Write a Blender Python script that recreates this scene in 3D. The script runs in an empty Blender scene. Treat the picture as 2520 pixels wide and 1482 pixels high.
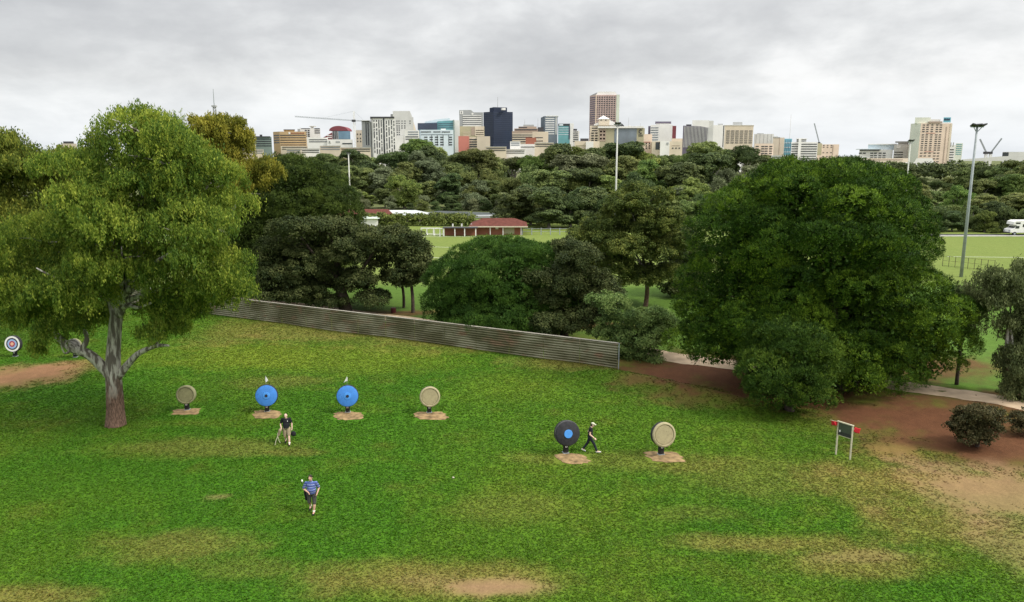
import bpy, bmesh, math, random
import numpy as np
from mathutils import Vector, Matrix
R = math.radians
random.seed(7); RNG = np.random.default_rng(11)
scene = bpy.context.scene
COL = scene.collection

# ------------------------------------------------------------------ camera
F = 1888.0; CX, CY = 1259.5, 741.0            # focal length and centre, in pixels of a 2519 x 1482 view
PITCH = math.atan(351 / F); CAMZ = 15.0
K = 2720 / 2519
cd = bpy.data.cameras.new("camera"); cam = bpy.data.objects.new("camera", cd); COL.objects.link(cam)
cd.sensor_width = 36; cd.lens = 36 * F / 2519; cd.clip_end = 20000; cd.clip_start = 0.5
cam.location = (0, 0, CAMZ); cam.rotation_euler = (math.pi / 2 - PITCH, 0, 0)
scene.camera = cam
cp, sp = math.cos(PITCH), math.sin(PITCH)

def ray(x, y):
    a = (x - CX) / F; b = (CY - y) / F
    return Vector((a, cp + b * sp, -sp + b * cp))
def G(x, y, z=0.0):                            # ground point under a view position
    d = ray(x, y); t = (z - CAMZ) / d.z
    return Vector((d.x * t, d.y * t, z))
def A(x, y, Y):                                # point on a view ray at world depth Y
    d = ray(x, y); t = Y / d.y
    return Vector((d.x * t, Y, CAMZ + d.z * t))
def AS(x, y, Y): return A(x / K, y / K, Y)

# ------------------------------------------------------------------ noise in numpy
def _h(ix, iy, s):
    n = (ix.astype(np.int64) * 374761393 + iy.astype(np.int64) * 668265263 + s * 974711) & 0xffffffff
    n = ((n ^ (n >> 13)) * 1274126177) & 0xffffffff
    return ((n ^ (n >> 16)) & 0xffff) / 65535.0
def vnoise(x, y, s=0):
    x = np.asarray(x, float); y = np.asarray(y, float)
    ix = np.floor(x); iy = np.floor(y); fx = x - ix; fy = y - iy
    fx = fx * fx * (3 - 2 * fx); fy = fy * fy * (3 - 2 * fy)
    a = _h(ix, iy, s); b = _h(ix + 1, iy, s); c = _h(ix, iy + 1, s); d = _h(ix + 1, iy + 1, s)
    return (a * (1 - fx) + b * fx) * (1 - fy) + (c * (1 - fx) + d * fx) * fy
def fbm(x, y, s=0, o=4):
    v = 0; a = 0.5; t = 0
    for i in range(o):
        v = v + a * vnoise(x * 2**i, y * 2**i, s + i * 17); t += a; a *= 0.5
    return v / t
def sstep(a, b, x):
    t = np.clip((x - a) / (b - a), 0, 1); return t * t * (3 - 2 * t)

# ------------------------------------------------------------------ materials
def new_mat(name):
    m = bpy.data.materials.new(name); m.use_nodes = True
    nt = m.node_tree; b = nt.nodes['Principled BSDF']
    return m, nt, b
def mat(name, c, rough=0.7, var=0.25, scale=3.0, metal=0.0, spec=0.3, bump=0.0, c2=None):
    m, nt, b = new_mat(name)
    tc = nt.nodes.new('ShaderNodeTexCoord')
    n = nt.nodes.new('ShaderNodeTexNoise'); n.inputs['Scale'].default_value = scale; n.inputs['Detail'].default_value = 5
    nt.links.new(tc.outputs['Object'], n.inputs['Vector'])
    r = nt.nodes.new('ShaderNodeValToRGB')
    lo = tuple(max(0, v * (1 - var)) for v in c); hi = tuple(min(1, v * (1 + var)) for v in (c2 or c))
    r.color_ramp.elements[0].position = 0.3; r.color_ramp.elements[0].color = (*lo, 1)
    r.color_ramp.elements[1].position = 0.7; r.color_ramp.elements[1].color = (*hi, 1)
    nt.links.new(n.outputs['Fac'], r.inputs['Fac']); nt.links.new(r.outputs['Color'], b.inputs['Base Color'])
    b.inputs['Roughness'].default_value = rough; b.inputs['Metallic'].default_value = metal
    b.inputs['Specular IOR Level'].default_value = spec
    if bump:
        bp = nt.nodes.new('ShaderNodeBump'); bp.inputs['Strength'].default_value = bump
        nt.links.new(n.outputs['Fac'], bp.inputs['Height']); nt.links.new(bp.outputs['Normal'], b.inputs['Normal'])
    return m
def leaf_mat(name, c1, c2, c3, trans=0.3, objvar=0.0):
    """leaf colour from a per-leaf attribute (age of the leaf), plus light coming through the leaf"""
    m, nt, b = new_mat(name)
    at = nt.nodes.new('ShaderNodeAttribute'); at.attribute_name = 'tint'
    r = nt.nodes.new('ShaderNodeValToRGB')
    r.color_ramp.elements[0].position = 0.05; r.color_ramp.elements[0].color = (*c1, 1)
    r.color_ramp.elements[1].position = 0.95; r.color_ramp.elements[1].color = (*c3, 1)
    e = r.color_ramp.elements.new(0.5); e.color = (*c2, 1)
    nt.links.new(at.outputs['Fac'], r.inputs['Fac'])
    col = r.outputs['Color']
    if objvar:
        oi = nt.nodes.new('ShaderNodeObjectInfo')
        hs = nt.nodes.new('ShaderNodeHueSaturation')
        mr = nt.nodes.new('ShaderNodeMapRange'); mr.inputs['To Min'].default_value = 1 - objvar; mr.inputs['To Max'].default_value = 1 + objvar
        nt.links.new(oi.outputs['Random'], mr.inputs['Value']); nt.links.new(mr.outputs['Result'], hs.inputs['Value'])
        mh = nt.nodes.new('ShaderNodeMapRange'); mh.inputs['To Min'].default_value = 0.475; mh.inputs['To Max'].default_value = 0.52
        ml = nt.nodes.new('ShaderNodeMath'); ml.operation = 'MULTIPLY'; ml.inputs[1].default_value = 7.31
        mf = nt.nodes.new('ShaderNodeMath'); mf.operation = 'FRACT'
        nt.links.new(oi.outputs['Random'], ml.inputs[0]); nt.links.new(ml.outputs[0], mf.inputs[0]); nt.links.new(mf.outputs[0], mh.inputs['Value'])
        nt.links.new(mh.outputs['Result'], hs.inputs['Hue'])
        nt.links.new(col, hs.inputs['Color']); col = hs.outputs['Color']
    nt.links.new(col, b.inputs['Base Color'])
    b.inputs['Roughness'].default_value = 0.6; b.inputs['Specular IOR Level'].default_value = 0.12
    tr = nt.nodes.new('ShaderNodeBsdfTranslucent'); nt.links.new(col, tr.inputs['Color'])
    mx = nt.nodes.new('ShaderNodeMixShader'); mx.inputs[0].default_value = trans
    nt.links.new(b.outputs[0], mx.inputs[1]); nt.links.new(tr.outputs[0], mx.inputs[2])
    nt.links.new(mx.outputs[0], nt.nodes['Material Output'].inputs['Surface'])
    return m
def glass_mat(name, c, rough=0.12):
    m = mat(name, c, rough, 0.3, 0.05, 0.0, 0.6); return m

M = {}
M['bark_gum'] = None
def bark_mat(name, pale, dark, red, low):
    m, nt, b = new_mat(name)
    tc = nt.nodes.new('ShaderNodeTexCoord')
    mp = nt.nodes.new('ShaderNodeMapping'); mp.inputs['Scale'].default_value = (4.2, 4.2, 0.8)
    nt.links.new(tc.outputs['Object'], mp.inputs['Vector'])
    n = nt.nodes.new('ShaderNodeTexNoise'); n.inputs['Scale'].default_value = 1.2; n.inputs['Detail'].default_value = 6
    nt.links.new(mp.outputs[0], n.inputs['Vector'])
    r = nt.nodes.new('ShaderNodeValToRGB'); r.color_ramp.elements[0].position = 0.45; r.color_ramp.elements[0].color = (*dark, 1)
    r.color_ramp.elements[1].position = 0.56; r.color_ramp.elements[1].color = (*pale, 1)
    nt.links.new(n.outputs['Fac'], r.inputs['Fac'])
    n2 = nt.nodes.new('ShaderNodeTexNoise'); n2.inputs['Scale'].default_value = 6; n2.inputs['Detail'].default_value = 6
    nt.links.new(mp.outputs[0], n2.inputs['Vector'])
    r2 = nt.nodes.new('ShaderNodeValToRGB'); r2.color_ramp.elements[0].position = 0.4; r2.color_ramp.elements[0].color = tuple(v * 0.35 for v in red) + (1,)
    r2.color_ramp.elements[1].position = 0.65; r2.color_ramp.elements[1].color = (*red, 1)
    nt.links.new(n2.outputs['Fac'], r2.inputs['Fac'])
    sx = nt.nodes.new('ShaderNodeSeparateXYZ'); nt.links.new(tc.outputs['Object'], sx.inputs[0])
    ad = nt.nodes.new('ShaderNodeMath'); ad.operation = 'MULTIPLY_ADD'; ad.inputs[1].default_value = 2.0; nt.links.new(n.outputs['Fac'], ad.inputs[0]); nt.links.new(sx.outputs['Z'], ad.inputs[2])
    mr = nt.nodes.new('ShaderNodeMapRange'); mr.inputs['From Min'].default_value = low + 0.3; mr.inputs['From Max'].default_value = low + 1.7
    nt.links.new(ad.outputs[0], mr.inputs['Value'])
    mx = nt.nodes.new('ShaderNodeMix'); mx.data_type = 'RGBA'
    nt.links.new(mr.outputs[0], mx.inputs['Factor']); nt.links.new(r2.outputs[0], mx.inputs['A']); nt.links.new(r.outputs[0], mx.inputs['B'])
    nt.links.new(mx.outputs['Result'], b.inputs['Base Color']); b.inputs['Roughness'].default_value = 0.85; b.inputs['Specular IOR Level'].default_value = 0.15
    bp = nt.nodes.new('ShaderNodeBump'); bp.inputs['Strength'].default_value = 0.6; bp.inputs['Distance'].default_value = 0.05
    nt.links.new(n2.outputs['Fac'], bp.inputs['Height']); nt.links.new(bp.outputs['Normal'], b.inputs['Normal'])
    return m
M['bark_gum'] = bark_mat('gum_bark', (0.50, 0.47, 0.41), (0.14, 0.12, 0.10), (0.24, 0.15, 0.11), 2.4)
M['bark_dark'] = mat('dark_bark', (0.06, 0.045, 0.035), 0.9, 0.5, 4, bump=0.4)
M['bark_far'] = mat('far_bark', (0.22, 0.2, 0.17), 0.9, 0.5, 1)
M['gum'] = leaf_mat('gum_leaves', (0.055, 0.110, 0.018), (0.155, 0.230, 0.03), (0.36, 0.41, 0.06), 0.4)
M['gum_left'] = leaf_mat('gum_leaves_left', (0.06, 0.095, 0.018), (0.15, 0.19, 0.03), (0.31, 0.32, 0.05), 0.4)
M['gum_mid'] = leaf_mat('gum_leaves_mid', (0.040, 0.062, 0.015), (0.088, 0.122, 0.025), (0.195, 0.215, 0.045), 0.25)
M['pine_bush'] = leaf_mat('pine_bush_needles', (0.016, 0.040, 0.006), (0.044, 0.090, 0.011), (0.13, 0.20, 0.022), 0.05)
M['gum_grey'] = leaf_mat('gum_leaves_grey', (0.06, 0.08, 0.03), (0.125, 0.155, 0.058), (0.24, 0.27, 0.115), 0.3)
M['gum_brown'] = leaf_mat('gum_leaves_brownish', (0.10, 0.12, 0.02), (0.22, 0.22, 0.03), (0.38, 0.34, 0.05), 0.42)
M['gum_dull'] = leaf_mat('gum_leaves_dull', (0.06, 0.085, 0.02), (0.13, 0.16, 0.034), (0.24, 0.255, 0.06), 0.35)
M['olive'] = leaf_mat('olive_leaves', (0.022, 0.036, 0.012), (0.052, 0.070, 0.020), (0.115, 0.130, 0.045), 0.18)
M['pine'] = leaf_mat('pine_needles', (0.012, 0.034, 0.004), (0.042, 0.094, 0.008), (0.155, 0.245, 0.018), 0.03)
M['pine_dark'] = leaf_mat('dark_needles', (0.021, 0.038, 0.010), (0.053, 0.085, 0.017), (0.111, 0.153, 0.027), 0.18)
M['pine_fresh'] = leaf_mat('fresh_needles', (0.022, 0.056, 0.010), (0.051, 0.112, 0.017), (0.098, 0.180, 0.026), 0.2)
M['shrub'] = leaf_mat('shrub_leaves', (0.03, 0.034, 0.014), (0.06, 0.058, 0.022), (0.11, 0.09, 0.04), 0.15)
M['bush'] = leaf_mat('bush_leaves', (0.069, 0.117, 0.039), (0.137, 0.215, 0.058), (0.254, 0.332, 0.098), 0.3)
M['far_green'] = leaf_mat('woodland_green', (0.063, 0.105, 0.028), (0.140, 0.203, 0.049), (0.266, 0.336, 0.084), 0.2, 0.3)
M['far_olive'] = leaf_mat('woodland_olive', (0.068, 0.098, 0.034), (0.150, 0.190, 0.060), (0.270, 0.310, 0.100), 0.2, 0.3)
M['far_grey'] = leaf_mat('woodland_grey_green', (0.075, 0.094, 0.045), (0.155, 0.185, 0.095), (0.28, 0.32, 0.17), 0.2, 0.25)
M['far_dark'] = leaf_mat('woodland_dark', (0.039, 0.059, 0.025), (0.081, 0.115, 0.042), (0.154, 0.196, 0.063), 0.15, 0.25)
M['white'] = mat('white_paint', (0.75, 0.75, 0.73), 0.5, 0.08, 2)
M['black'] = mat('black_rubber', (0.02, 0.02, 0.022), 0.6, 0.3, 6)
M['steel'] = mat('galvanised_steel', (0.30, 0.33, 0.34), 0.6, 0.15, 1.5, 0.1)
M['pole_pale'] = mat('pale_pole_paint', (0.52, 0.52, 0.48), 0.6, 0.1, 1.5)

# ------------------------------------------------------------------ object helpers
def wloc(o):
    v = Vector((0, 0, 0))
    while o is not None:
        v += o.location; o = o.parent
    return v
def tag(o, label=None, cat=None, group=None, kind=None):
    if label: o['label'] = label
    if cat: o['category'] = cat
    if group: o['group'] = group
    if kind: o['kind'] = kind
    return o
def thing(name, label, cat, loc=(0, 0, 0), group=None, rz=0.0):
    o = bpy.data.objects.new(name, None); COL.objects.link(o); o.location = loc; o.rotation_euler = (0, 0, rz)
    o.empty_display_size = 0.3
    return tag(o, label, cat, group)
def link_mesh(name, me, material, parent=None, smooth=False):
    o = bpy.data.objects.new(name, me); COL.objects.link(o)
    if material and not me.materials: me.materials.append(material)
    if parent: o.parent = parent
    if smooth: me.polygons.foreach_set('use_smooth', [True] * len(me.polygons))
    return o
def copy_tree(o, parent=None):
    c = o.copy(); COL.objects.link(c); c.parent = parent
    for ch in list(o.children): copy_tree(ch, c)
    return c
def np_mesh(name, V, Q, tint=None, gcol=None):
    """mesh from arrays: V (n,3), Q (m,k) all faces with k corners"""
    me = bpy.data.meshes.new(name); V = np.ascontiguousarray(V, np.float32); Q = np.ascontiguousarray(Q, np.int32)
    k = Q.shape[1]
    me.vertices.add(len(V)); me.vertices.foreach_set('co', V.ravel())
    me.loops.add(Q.size); me.loops.foreach_set('vertex_index', Q.ravel())
    me.polygons.add(len(Q)); me.polygons.foreach_set('loop_start', np.arange(0, Q.size, k, dtype=np.int32))
    if tint is not None:
        a = me.attributes.new('tint', 'FLOAT', 'FACE'); a.data.foreach_set('value', np.ascontiguousarray(tint, np.float32))
    if gcol is not None:
        a = me.attributes.new('gcol', 'FLOAT_COLOR', 'POINT')
        a.data.foreach_set('color', np.ascontiguousarray(np.c_[gcol, np.ones(len(gcol))], np.float32).ravel())
    me.update(calc_edges=True); return me

class MB:
    """collects solids in world coordinates (or local if origin is zero) into ONE mesh"""
    def __init__(s): s.v = []; s.f = []
    def add(s, vs, fs):
        b = len(s.v); s.v += [tuple(v) for v in vs]; s.f += [tuple(i + b for i in f) for f in fs]; return s
    def box(s, x0, x1, y0, y1, z0, z1, M4=None):
        vs = [Vector(p) for p in ((x0, y0, z0), (x1, y0, z0), (x1, y1, z0), (x0, y1, z0), (x0, y0, z1), (x1, y0, z1), (x1, y1, z1), (x0, y1, z1))]
        if M4 is not None: vs = [M4 @ v for v in vs]
        return s.add(vs, [(0, 3, 2, 1), (4, 5, 6, 7), (0, 1, 5, 4), (1, 2, 6, 5), (2, 3, 7, 6), (3, 0, 4, 7)])
    def prism(s, pts, z0, ztops):
        n = len(pts)
        if not hasattr(ztops, '__len__'): ztops = [ztops] * n
        vs = [(p[0], p[1], z0) for p in pts] + [(p[0], p[1], zt) for p, zt in zip(pts, ztops)]
        flat = max(ztops) - min(ztops) < 1e-6
        top = [tuple(range(n, 2 * n))] if flat or n % 2 else [(n + i, n + i + 1, 2 * n - 2 - i, 2 * n - 1 - i) for i in range(n // 2 - 1)]
        fs = [tuple(range(n - 1, -1, -1))] + top + [(i, (i + 1) % n, (i + 1) % n + n, i + n) for i in range(n)]
        return s.add(vs, fs)
    def tube(s, pts, rad, n=8, cap=True):
        pts = [Vector(p) for p in pts]
        if not hasattr(rad, '__len__'): rad = [rad] * len(pts)
        vs = []; prev = None
        for i, p in enumerate(pts):
            d = (pts[min(i + 1, len(pts) - 1)] - pts[max(i - 1, 0)]).normalized()
            if prev is None: u = d.orthogonal().normalized()
            else:
                u = prev - d * prev.dot(d); u = u.normalized() if u.length > 1e-5 else d.orthogonal().normalized()
            prev = u; w = d.cross(u)
            for k in range(n):
                a = 2 * math.pi * k / n
                vs.append(p + (u * math.cos(a) + w * math.sin(a)) * rad[i])
        fs = [(i * n + k, i * n + (k + 1) % n, (i + 1) * n + (k + 1) % n, (i + 1) * n + k) for i in range(len(pts) - 1) for k in range(n)]
        if cap: fs += [tuple(range(n - 1, -1, -1)), tuple(range((len(pts) - 1) * n, len(pts) * n))]
        return s.add(vs, fs)
    def lathe(s, prof, n=32, M4=None):
        """profile of (radius, height) round the local Z axis"""
        vs = []; fs = []
        for (r, h) in prof:
            for k in range(n):
                a = 2 * math.pi * k / n; v = Vector((r * math.cos(a), r * math.sin(a), h)); vs.append(M4 @ v if M4 is not None else v)
        for i in range(len(prof) - 1):
            for k in range(n): fs.append((i * n + k, i * n + (k + 1) % n, (i + 1) * n + (k + 1) % n, (i + 1) * n + k))
        fs += [tuple(range(n - 1, -1, -1)), tuple(range((len(prof) - 1) * n, len(prof) * n))]
        return s.add(vs, fs)
    def build(s, name, material, parent=None, smooth=False, bevel=0, rel=True):
        o0 = wloc(parent) if (parent is not None and rel) else Vector((0, 0, 0))
        me = bpy.data.meshes.new(name); me.from_pydata([tuple(Vector(v) - o0) for v in s.v], [], s.f); me.update()
        o = link_mesh(name, me, material, parent, smooth)
        if bevel:
            b = o.modifiers.new('bevel', 'BEVEL'); b.width = bevel; b.segments = 2; b.limit_method = 'ANGLE'
        return o

# ------------------------------------------------------------------ ground shape and colour
def bank(x, y):
    return np.zeros_like(np.asarray(x, float))
_e0 = G(1480, 915); _e1 = G(1900, 1004)
def hz(x, y):
    """height of the ground: a low lip where the mown grass ends above the bare soil under the pine"""
    x = np.asarray(x, float); y = np.asarray(y, float)
    dx, dy = _e1.x - _e0.x, _e1.y - _e0.y; L = math.hypot(dx, dy)
    t = ((x - _e0.x) * dx + (y - _e0.y) * dy) / L
    d = -(x - _e0.x) * dy / L + (y - _e0.y) * dx / L
    along = sstep(-3, 3, t) * (1 - sstep(L - 3, L + 4, t))
    lip = 0.30 * np.exp(-(d / 1.3) ** 2) - 0.42 * sstep(0.2, 2.2, d) * (1 - sstep(6, 14, d))
    near = sstep(14, 20, y) * (1 - sstep(75, 85, y))
    bump = (fbm(x * 0.13, y * 0.13, 5, 3) - 0.5) * 0.35 * near + (fbm(x * 0.6, y * 0.6, 8, 2) - 0.5) * 0.06 * near
    return lip * along + bump
def H(x, y): return float(hz(np.array([x]), np.array([y]))[0])
def GH(x, y):
    p = G(x, y)
    for _ in range(6):
        z = H(p.x, p.y); p = G(x, y, z)
    return p

C_LUSH = np.array((0.048, 0.140, 0.007)); C_MID = np.array((0.080, 0.152, 0.010)); C_YEL = np.array((0.120, 0.165, 0.014))
C_DRY = np.array((0.185, 0.140, 0.040)); C_RED = np.array((0.098, 0.043, 0.021)); C_PALE = np.array((0.205, 0.128, 0.068))
C_FIELD = np.array((0.150, 0.190, 0.045)); C_LAWN = np.array((0.078, 0.140, 0.022)); C_PINK = np.array((0.22, 0.115, 0.06))
BLOBS = []
def blob(x, y, rx, ry, c, w=1.0, e=0.5):
    p = G(x, y); dep = p.y * cp + (CAMZ - 0) * sp
    Ry = 0.5 * (G(x, y - ry).y - G(x, y + ry).y); BLOBS.append((p.x, p.y, rx * dep / F, Ry, c, w, e))
for b in ((850, 880, 330, 40, C_YEL, .7), (600, 870, 200, 35, C_YEL, .8), (330, 880, 120, 35, C_YEL, .5), (1250, 950, 160, 40, C_YEL, .25),
          (1120, 835, 330, 32, C_DRY, .75), (780, 815, 200, 30, C_DRY, .7), (1400, 890, 160, 22, C_DRY, .8), (580, 815, 100, 40, C_DRY, .55),
          (680, 940, 120, 20, C_DRY, .45), (480, 1100, 260, 24, C_DRY, .5), (740, 1110, 70, 12, C_DRY, .5), (430, 1345, 190, 45, C_DRY, .6), (600, 1400, 120, 30, C_DRY, .35), (1090, 1430, 330, 55, C_DRY, .85),
          (1900, 1335, 240, 24, C_DRY, .8), (2120, 1385, 240, 40, C_DRY, .75), (1600, 1135, 240, 26, C_DRY, .4), (1280, 1240, 160, 45, C_DRY, .35), (1330, 1130, 90, 16, C_DRY, .4),
          (1860, 1170, 200, 60, C_DRY, .4), (2150, 1190, 190, 70, C_DRY, .75), (80, 1475, 170, 38, C_DRY, .8), (535, 1221, 32, 7, C_PALE, .5), (280, 1330, 90, 20, C_DRY, .3),
          (1720, 1260, 130, 22, C_DRY, .3), (2330, 1290, 200, 60, C_DRY, .7),
          (2280, 1030, 330, 62, C_RED, 1), (1930, 965, 330, 38, C_RED, 1), (1700, 905, 150, 24, C_RED, 1), (2500, 1100, 240, 60, C_RED, .9), (1570, 940, 75, 16, C_RED, .75),
          (2100, 900, 420, 40, C_RED, .9), (2420, 985, 200, 30, C_RED, .9), (980, 772, 140, 9, C_RED, .8), (720, 755, 120, 8, C_RED, .8), (1350, 800, 250, 14, C_RED, .9),
          (1780, 905, 280, 45, C_RED, 1), (2350, 1095, 260, 30, C_RED, .85), (2290, 1130, 160, 24, C_RED, .5), (2320, 1180, 240, 40, C_DRY, 1), (2220, 1120, 70, 30, C_DRY, .7), (1900, 930, 280, 40, C_RED, 1), (50, 925, 130, 34, C_PINK, .95), (180, 905, 90, 18, C_PINK, .5), (2460, 1215, 260, 80, C_PALE, .8), (2330, 1150, 140, 26, C_PALE, .6), (1215, 1447, 150, 24, C_PALE, .95),
          (2130, 1370, 160, 16, C_PALE, .35), (2500, 1350, 120, 90, C_PALE, .5), (1050, 1430, 90, 18, C_PALE, .3)):
    blob(*b)
_fl = G(600, 785); _fr = G(1520, 908)
def fence_side(x, y):                          # >0 beyond the line of the fence
    dx, dy = _fr.x - _fl.x, _fr.y - _fl.y; L = math.hypot(dx, dy)
    return -(x - _fl.x) * dy / L + (y - _fl.y) * dx / L
def ground_col(x, y):
    """what grows or lies at a place: weights of lush, yellow, dry grass, bare soil"""
    n1 = fbm(x * 0.10 + 3, y * 0.10, 21, 4); n2 = fbm(x * 0.45, y * 0.45, 33, 4); n3 = fbm(x * 1.9, y * 1.9, 41, 3)
    c = C_LUSH[None] * np.ones((len(x), 1))
    def mixin(cc, w):
        nonlocal c; w = np.clip(w, 0, 1)[:, None]; c = c * (1 - w) + cc[None] * w
    mixin(C_MID, sstep(0.40, 0.66, n1) * 0.6 + 0.1)
    mixin(C_YEL, sstep(0.48, 0.75, n2) * 0.25)
    mixin(C_DRY, sstep(0.56, 0.78, 0.6 * n2 + 0.4 * n3) * 0.16)
    fs = fence_side(x, y)
    mixin(C_LAWN, sstep(5.5, 8, fs) * 0.9)
    mixin(C_FIELD, sstep(88, 96, y) * (0.75 + 0.35 * n2))
    bare = np.zeros(len(x)); dryw = np.zeros(len(x))
    for (bx, by, rx, ry, cc, w, e) in BLOBS:
        d = np.sqrt(((x - bx) / rx) ** 2 + ((y - by) / ry) ** 2) + (n2 - 0.5) * 0.9 + (n3 - 0.5) * 0.5
        k = w * (1 - sstep(0.35, 1.35, d)) * (0.78 if cc is C_DRY else 1)
        mixin(cc * (0.85 + 0.3 * 1), k)
        if cc is C_RED or cc is C_PALE or cc is C_PINK: bare = np.maximum(bare, k)
        if cc is C_DRY: dryw = np.maximum(dryw, k)
    mixin(np.array((0.1, 0.11, 0.05)), sstep(165, 230, y) * 0.8)
    return c, bare, dryw
# ------------------------------------------------------------------ sky and sun
SUN_EL, SUN_AZ = R(46), R(112)                 # azimuth clockwise from the view direction
sun_dir = Vector((math.sin(SUN_AZ) * math.cos(SUN_EL), math.cos(SUN_AZ) * math.cos(SUN_EL), math.sin(SUN_EL)))
W = bpy.data.worlds.new("World"); scene.world = W; W.use_nodes = True
nt = W.node_tree; nt.nodes.clear(); N = nt.nodes.new; LK = nt.links.new
out = N('ShaderNodeOutputWorld')
sky = N('ShaderNodeTexSky'); sky.sky_type = 'NISHITA'; sky.sun_disc = False; sky.sun_elevation = SUN_EL; sky.sun_rotation = SUN_AZ
b1 = N('ShaderNodeBackground'); b1.inputs['Strength'].default_value = 0.1; LK(sky.outputs[0], b1.inputs['Color'])
tc = N('ShaderNodeTexCoord'); sx = N('ShaderNodeSeparateXYZ'); LK(tc.outputs['Generated'], sx.inputs[0])
def mth(op, a, b=None, c=None):
    m = N('ShaderNodeMath'); m.operation = op
    for i, v in enumerate((a, b, c)):
        if v is None: continue
        if isinstance(v, (int, float)): m.inputs[i].default_value = v
        else: LK(v, m.inputs[i])
    return m.outputs[0]
zz = mth('ADD', mth('MAXIMUM', sx.outputs['Z'], 0.0), 0.085)
cx = N('ShaderNodeCombineXYZ'); LK(mth('DIVIDE', sx.outputs['X'], zz), cx.inputs[0]); LK(mth('DIVIDE', sx.outputs['Y'], zz), cx.inputs[1])
def noise(scale, det, rough, off, sc=(1, 1, 1), dist=0.0):
    mp = N('ShaderNodeMapping'); mp.inputs['Location'].default_value = off; mp.inputs['Scale'].default_value = sc; LK(cx.outputs[0], mp.inputs[0])
    n = N('ShaderNodeTexNoise'); n.inputs['Scale'].default_value = scale; n.inputs['Detail'].default_value = det; n.inputs['Roughness'].default_value = rough; n.inputs['Distortion'].default_value = dist
    LK(mp.outputs[0], n.inputs['Vector']); return n.outputs['Fac']
def ramp(fac, *stops):
    r = N('ShaderNodeValToRGB'); el = r.color_ramp.elements
    for i, (p, c) in enumerate(stops):
        e = el[i] if i < 2 else el.new(p)
        e.position = p; e.color = (*c, 1)
    LK(fac, r.inputs[0]); return r.outputs[0]
cx2 = N('ShaderNodeCombineXYZ'); az = mth('ARCTAN2', sx.outputs['X'], sx.outputs['Y']); el_ = mth('ARCSINE', sx.outputs['Z'])
LK(mth('MULTIPLY', az, 1.0), cx2.inputs[0]); LK(mth('MULTIPLY', mth('POWER', mth('MAXIMUM', el_, 0.0005), 0.85), 1.55), cx2.inputs[1])
_cx = cx; nA = noise(0.42, 7, 0.55, (3.1, 7.7, 0), (0.85, 1.25, 1), 0.0)
cx = cx2; nB = noise(6.0, 8, 0.58, (1.25, 4.4, 3), (1, 1.25, 1), 0.15); nD = noise(2.6, 6, 0.52, (7.3, 2.1, 1), (1, 1.3, 1), 0.1); cx = _cx
mixn = mth('ADD', mth('ADD', mth('MULTIPLY', nA, 0.12), mth('MULTIPLY', nB, 0.42)), mth('MULTIPLY', nD, 0.46))
mixn = mth('ADD', mixn, mth('MULTIPLY', mth('SUBTRACT', 0.12, mth('MINIMUM', sx.outputs['Z'], 0.3)), 0.4))
# the grey side of the cloud deck lies to the left
mixn = mth('ADD', mixn, mth('MULTIPLY', sx.outputs['X'], 0.06))
ccol = ramp(mixn, (0.37, (0.49, 0.495, 0.505)), (0.65, (0.90, 0.90, 0.895)), (0.45, (0.58, 0.585, 0.59)), (0.52, (0.70, 0.705, 0.705)), (0.58, (0.82, 0.82, 0.815)))
# cloud tops brighten towards the zenith; near the horizon the deck thins to a pale band
zen = N('ShaderNodeMapRange'); zen.inputs['From Min'].default_value = 0.16; zen.inputs['From Max'].default_value = 0.8
zen.inputs['To Min'].default_value = 1.0; zen.inputs['To Max'].default_value = 2.9; LK(sx.outputs['Z'], zen.inputs[0])
hor = N('ShaderNodeMapRange'); hor.inputs['From Min'].default_value = 0.0; hor.inputs['From Max'].default_value = 0.09
hor.inputs['To Min'].default_value = 0.55; hor.inputs['To Max'].default_value = 0.0; LK(sx.outputs['Z'], hor.inputs[0])
hm = N('ShaderNodeMix'); hm.data_type = 'RGBA'; LK(hor.outputs[0], hm.inputs['Factor']); LK(ccol, hm.inputs['A']); hm.inputs['B'].default_value = (0.69, 0.75, 0.82, 1)
b2 = N('ShaderNodeBackground'); LK(hm.outputs['Result'], b2.inputs['Color']); LK(zen.outputs[0], b2.inputs['Strength'])
mx = N('ShaderNodeMixShader'); mx.inputs[0].default_value = 0.93
LK(b1.outputs[0], mx.inputs[1]); LK(b2.outputs[0], mx.inputs[2]); LK(mx.outputs[0], out.inputs[0])
sl = bpy.data.lights.new('sun', 'SUN'); so = bpy.data.objects.new('sun', sl); COL.objects.link(so)
sl.energy = 2.7; sl.angle = R(13); sl.color = (1.0, 0.94, 0.84)
so.rotation_euler = sun_dir.to_track_quat('Z', 'Y').to_euler(); so.location = (60, -20, 90)
vs = scene.view_settings; scene.display_settings.display_device = 'sRGB'
vs.view_transform = 'Standard'; vs.look = 'None'; vs.exposure = 0.27; vs.gamma = 1.0; vs.use_curve_mapping = False

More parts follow.
